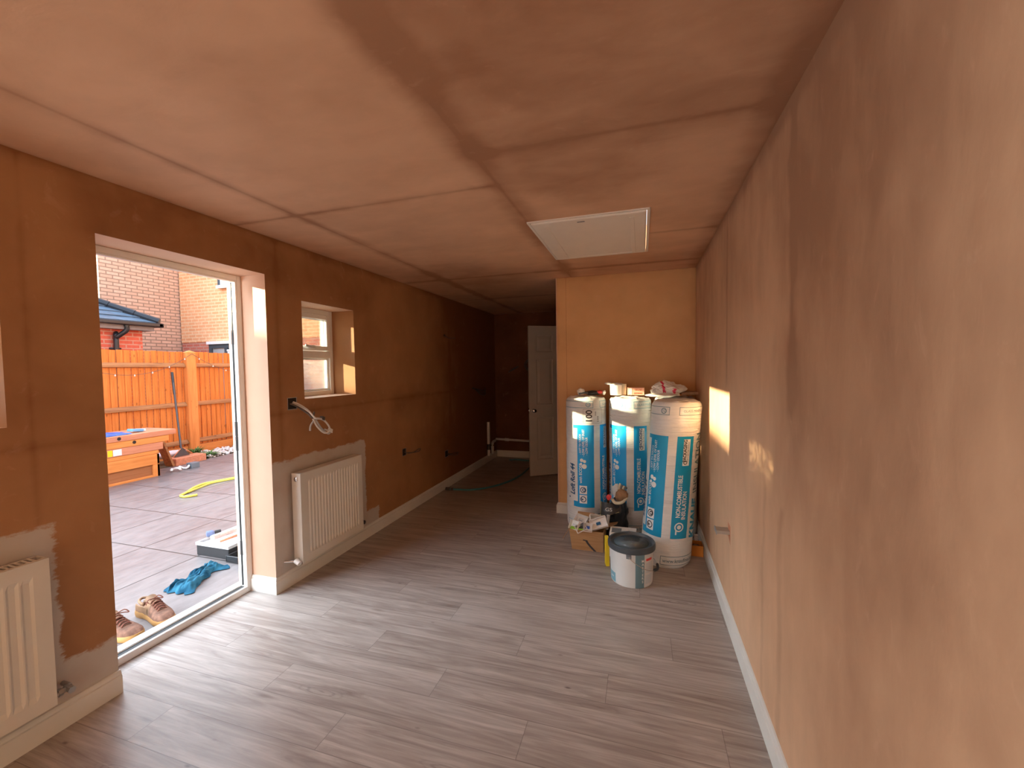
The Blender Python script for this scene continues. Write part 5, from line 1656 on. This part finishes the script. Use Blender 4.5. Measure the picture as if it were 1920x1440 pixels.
# tool case, open, with brushes in the lid
t = thing('tool_case', 'open black tool case with pale lid tray beside the right door jamb outside', 'tool case', (-3.42, 2.52, ZP))
mb = MB()
mb.box(-0.19, 0.17, 0.0, 0.62, 0.0, 0.085)
mb.build('case_lid', 'black_plastic', t, bevel=0.006)
mb = yz_frame(MB(), 0, 0, 0, 0, 0, 0, 0) if False else MB()
mb.box(-0.195, 0.175, -0.005, 0.625, 0.085, 0.092)
mb.box(-0.195, -0.180, -0.005, 0.625, 0.092, 0.112).box(0.160, 0.175, -0.005, 0.625, 0.092, 0.112).box(-0.180, 0.160, -0.005, 0.010, 0.092, 0.112).box(-0.180, 0.160, 0.61, 0.625, 0.092, 0.112)
mb.build('lid_tray', 'pale_plastic', t, bevel=0.004)
mb = MB().box(0.185, 0.44, -0.04, 0.62, 0.0, 0.010)
mb.box(0.185, 0.197, -0.04, 0.62, 0.010, 0.055).box(0.428, 0.44, -0.04, 0.62, 0.010, 0.055).box(0.197, 0.428, -0.04, -0.028, 0.010, 0.055).box(0.197, 0.428, 0.608, 0.62, 0.010, 0.055).box(0.197, 0.428, 0.16, 0.168, 0.010, 0.045)
mb.build('case_base', 'black_plastic', t, bevel=0.004)
o = thing('paint_roller', 'pinkish used paint roller sleeve lying in the tool case lid', 'paint roller', (-3.47, 2.73, ZP + 0.115), R_(80))
MB().tube([(-0.15, 0, 0.022), (0.15, 0, 0.022)], 0.022, 16).build('sleeve', 'roller', o, smooth=True, angle=0.8)
MB().tube([(-0.165, 0, 0.022), (-0.149, 0, 0.022)], 0.020, 14).build('end_cap', 'bag_white', o, smooth=True, angle=0.8)
o = thing('paint_brush', 'long paint brush beside the roller in the tool case lid', 'paint brush', (-3.37, 2.72, ZP + 0.113), R_(84))
MB().tube([(-0.16, 0, 0.010), (0.03, 0, 0.010)], [0.008, 0.012], 10).build('handle', 'plank_pink', o, smooth=True)
MB().box(0.03, 0.07, -0.022, 0.022, 0.002, 0.018).build('ferrule', 'steel', o)
MB().box(0.07, 0.13, -0.021, 0.021, 0.003, 0.016).build('bristles', 'cream', o)
o = thing('tape_roll', 'yellow tape roll in the tool case lid by the door jamb', 'tape', (-3.53, 2.90, ZP + 0.113))
MB().lathe([(0.022, 0.0), (0.045, 0.0), (0.045, 0.030), (0.022, 0.030), (0.022, 0.0)], n=24, cap=False).build('tape', 'yellow_hose', o, smooth=True, angle=0.6)
o = thing('sealant_jar', 'small blue jar with black cap lying on the tool case corner', 'jar', (-3.595, 2.655, ZP + 0.113), R_(60))
MB().lathe([(0.012, -0.05), (0.024, -0.046), (0.026, -0.01), (0.020, 0.005), (0.013, 0.012)], c=(0, 0, 0.026), n=18, axis='x').build('jar_body', simple('dusty_blue_plastic', (0.16, 0.22, 0.40), 0.35), o, smooth=True, angle=0.9)
MB().lathe([(0.014, 0.012), (0.016, 0.014), (0.016, 0.055), (0.014, 0.057)], c=(0, 0, 0.026), n=16, axis='x').build('jar_cap', 'black_plastic', o, smooth=True, angle=0.6)
o = thing('fittings_heap', 'small heap of pale screws and offcuts in the case base', 'screws', (-3.12, 2.62, ZP + 0.012))
o['kind'] = 'stuff'
mb = MB()
for i in range(40):
    p = Vector((rnd.uniform(-0.08, 0.08), rnd.uniform(-0.07, 0.12), 0.008 + rnd.uniform(0, 0.015)))
    d_ = Vector((rnd.uniform(-1, 1), rnd.uniform(-1, 1), rnd.uniform(-0.2, 0.2))).normalized() * 0.02
    mb.tube([p, p + d_], 0.0035, 5)
mb.build('screws', 'steel', o)

# ------------------------------------------------------------------ neighbouring garage
BRed = brick('red_brick', (0.60, 0.115, 0.075), (0.70, 0.17, 0.11), (0.62, 0.36, 0.28), 'x')
BRedY = brick('red_brick_side', (0.58, 0.17, 0.12), (0.66, 0.22, 0.15), (0.60, 0.38, 0.30), 'y')
BBrown = brick('brown_brick', (0.70, 0.44, 0.32), (0.80, 0.53, 0.40), (0.34, 0.23, 0.17), 'x')
BSunlit = brick('buff_brick', (0.84, 0.39, 0.19), (0.90, 0.48, 0.26), (0.90, 0.64, 0.40), 'y')  # sunlight on this wall is painted into the brick colour
M['BRed'], M['BRedY'], M['BBrown'], M['BBuff'] = BRed, BRedY, BBrown, BSunlit
g = thing('garage', 'small red brick garage with hipped slate roof behind the fence', 'garage', (-11.1, 2.9, ZP))
def gl(mb, name, mat, **k):
    mb.v = [tuple(Vector(v) - Vector((-11.1, 2.9, ZP))) for v in mb.v]
    return mb.build(name, mat, g, **k)
GX0, GX1, GY0, GY1, GE = -12.5, -9.7, -0.2, 5.90, 2.42
gl(MB().box(GX0, GX1, GY0, GY1, ZP - 0.1, GE), 'brick_wall', 'BRed')
ex, rz_, rx = 0.24, 3.42, -11.1
e0, e1, f0, f1 = GX0 - ex, GX1 + ex, GY0 - ex, GY1 + 0.17
hl = 1.62
V = [(e1, f1, 2.50), (e1, f0, 2.50), (e0, f0, 2.50), (e0, f1, 2.50), (rx, f1 - hl, rz_), (rx, f0 + hl, rz_)]
# tiled slopes built as overlapping courses
def slope(mb, A, B, C_, D, n=9):
    # A,B eave ends ; C_,D ridge ends (above B, A)
    A, B, C_, D = map(Vector, (A, B, C_, D))
    nrm = (B - A).cross(D - A).normalized()
    if nrm.z < 0: nrm = -nrm
    for i in range(n):
        q0, q1 = i / n, min(1, (i + 1.15) / n)
        a0, b0 = A.lerp(D, q0), B.lerp(C_, q0)
        a1, b1 = A.lerp(D, q1), B.lerp(C_, q1)
        mb.add([a0 + nrm * 0.035, b0 + nrm * 0.035, b1 + nrm * 0.012, a1 + nrm * 0.012, a0, b0, b1, a1],
               [(0, 1, 2, 3), (4, 7, 6, 5), (0, 4, 5, 1), (1, 5, 6, 2), (2, 6, 7, 3), (3, 7, 4, 0)])
mb = MB()
slope(mb, V[0], V[1], V[5], V[4])
slope(mb, V[3], V[0], V[4], V[4])
slope(mb, V[2], V[3], V[4], V[5])
slope(mb, V[1], V[2], V[5], V[5])
gl(mb, 'slate_roof', 'slate')
up_ = Vector((0, 0, 0.05))
for a_, b_ in ((0, 4), (1, 5), (2, 5), (3, 4), (4, 5)):
    A_, B_ = Vector(V[a_]) + up_, Vector(V[b_]) + up_
    n_ = 6
    mb = MB()
    for i in range(n_):
        mb.tube([A_.lerp(B_, i / n_), A_.lerp(B_, (i + 1.03) / n_)], [0.075, 0.062], 8)
    gl(mb, 'ridge_tile', 'gutter', smooth=False)
gl(MB().box(e0 + 0.05, e1 - 0.06, f0 + 0.05, f1 - 0.06, 2.36, 2.52), 'soffit', 'fascia')
gl(MB().box(e1 - 0.06, e1 + 0.05, f0 - 0.02, f1 + 0.06, 2.44, 2.52).box(e0, e1 + 0.05, f1 - 0.04, f1 + 0.07, 2.44, 2.52), 'gutter', 'gutter', bevel=0.02)
gl(MB().tube(spline([(GX1 + 0.20, 5.52, 2.45), (GX1 + 0.19, 5.52, 2.34), (GX1 + 0.08, 5.42, 2.20), (GX1 + 0.06, 5.42, 2.10), (GX1 + 0.06, 5.42, -0.1)], 5), 0.042, 10).tube([(GX1 + 0.02, 5.33, 1.99), (GX1 + 0.02, 5.51, 1.99)], 0.02, 6), 'downpipe', 'gutter', smooth=True)

# tall houses
h1 = thing('house', 'tall brown brick house wall behind the garage', 'house', (-14, 9, ZP))
def hl_(mb, root, name, mat, **k):
    mb.v = [tuple(Vector(v) - Vector(root.location)) for v in mb.v]
    return mb.build(name, mat, root, **k)
hl_(MB().box(-17, -11.4, 6.15, 16, ZP - 0.1, 5.6), h1, 'brick_wall', 'BBrown')
mb = MB().add([(-17.3, 6.0, 5.6), (-11.375, 6.0, 5.6), (-11.375, 16.2, 5.6), (-17.3, 16.2, 5.6), (-14.2, 6.0, 7.2), (-14.2, 16.2, 7.2)], [(0, 1, 4), (3, 5, 2), (1, 2, 5, 4), (0, 4, 5, 3), (0, 3, 2, 1)])
hl_(mb, h1, 'roof', 'slate')
h2 = thing('house', 'pale buff brick house wall with a red brick base beyond the fence', 'house', (-8.5, 10, ZP))
hl_(MB().box(-11.36, -3.6, 7.80, 16, 2.27, 5.4), h2, 'buff_brick_wall', 'BBuff')
hl_(MB().box(-11.36, -3.6, 7.812, 15.99, ZP - 0.1, 2.27), h2, 'red_brick_base', 'BRedY')
mb = MB().add([(-11.36, 7.6, 5.4), (-3.4, 7.6, 5.4), (-3.4, 16.2, 5.4), (-11.36, 16.2, 5.4), (-11.36, 12, 7.0), (-3.4, 12, 7.0)], [(0, 1, 5, 4), (3, 4, 5, 2), (0, 4, 3), (1, 2, 5), (0, 3, 2, 1)])
hl_(mb, h2, 'roof', 'slate')
def xz_frame(mb, x0, x1, z0, z1, t_, y0, y1):
    mb.box(x0, x0 + t_, y0, y1, z0, z1).box(x1 - t_, x1, y0, y1, z0, z1).box(x0 + t_, x1 - t_, y0, y1, z1 - t_, z1).box(x0 + t_, x1 - t_, y0, y1, z0, z0 + t_)
    return mb
wf = hl_(xz_frame(MB(), -9.90, -8.80, 3.63, 4.75, 0.10, 7.76, 7.80), h2, 'upper_window', 'white_frame')
mb = xz_frame(MB(), -9.80, -9.36, 3.73, 4.65, 0.035, 7.77, 7.79); mb.box(-9.97, -8.73, 7.70, 7.80, 3.56, 3.63)
mb.v = [tuple(Vector(v) - Vector(h2.location)) for v in mb.v]
s1 = mb.build('sash', 'white_frame', wf)
mb = MB().box(-9.80, -8.90, 7.785, 7.795, 3.73, 4.65); mb.v = [tuple(Vector(v) - Vector(h2.location)) for v in mb.v]
mb.build('pane', 'pale_glass', wf)
mb = MB().box(-10.02, -9.90, 7.785, 7.805, 3.62, 4.75)
hl_(mb, h2, 'window_reveal', 'dark_frame')
wf = hl_(xz_frame(MB(), -10.37, -8.6, 0.1, 2.20, 0.10, 7.76, 7.812), h2, 'garden_door', 'dark_frame')
mb = MB().box(-9.86, -9.76, 7.765, 7.81, 0.2, 2.10).box(-9.60, -9.53, 7.765, 7.80, 0.2, 1.95)
mb.v = [tuple(Vector(v) - Vector(h2.location)) for v in mb.v]
mb.build('mullion', 'dark_frame', wf)
mb = MB().box(-10.27, -9.86, 7.79, 7.80, 0.2, 2.10); mb.v = [tuple(Vector(v) - Vector(h2.location)) for v in mb.v]
mb.build('pane', 'pale_glass', wf)
mb = MB().box(-9.76, -8.70, 7.79, 7.80, 0.2, 2.10); mb.v = [tuple(Vector(v) - Vector(h2.location)) for v in mb.v]
mb.build('pane', 'dark_glass', wf)
hl_(MB().box(-10.40, -8.6, 7.72, 7.812, 2.20, 2.27), h2, 'lintel', 'white_frame')
hl_(MB().tube([(-9.68, 7.74, 1.95), (-9.68, 7.74, 2.02)], 0.03, 8).tube([(-9.72, 7.74, 2.03), (-9.60, 7.74, 2.03)], 0.03, 8), h2, 'door_lamp', 'white_frame')
# flat-topped block to the left of the garden, out of the photo: its parapet cuts the low sun
h3 = thing('house', 'long flat-topped brick block left of the garden', 'house', (-17, -9, ZP))
hl_(MB().box(-20, -14, -16, -2.80, ZP - 0.1, 4.62), h3, 'brick_wall', 'BBrown')
hl_(MB().box(-16, -14, -16, -5.6, 4.66, 7.5), h3, 'upper_storey', 'BBrown')  # unseen mass added to keep sun out of the invented patio door
hl_(MB().box(-20.05, -13.95, -16.05, -2.75, 4.62, 4.66), h3, 'coping', 'fascia')
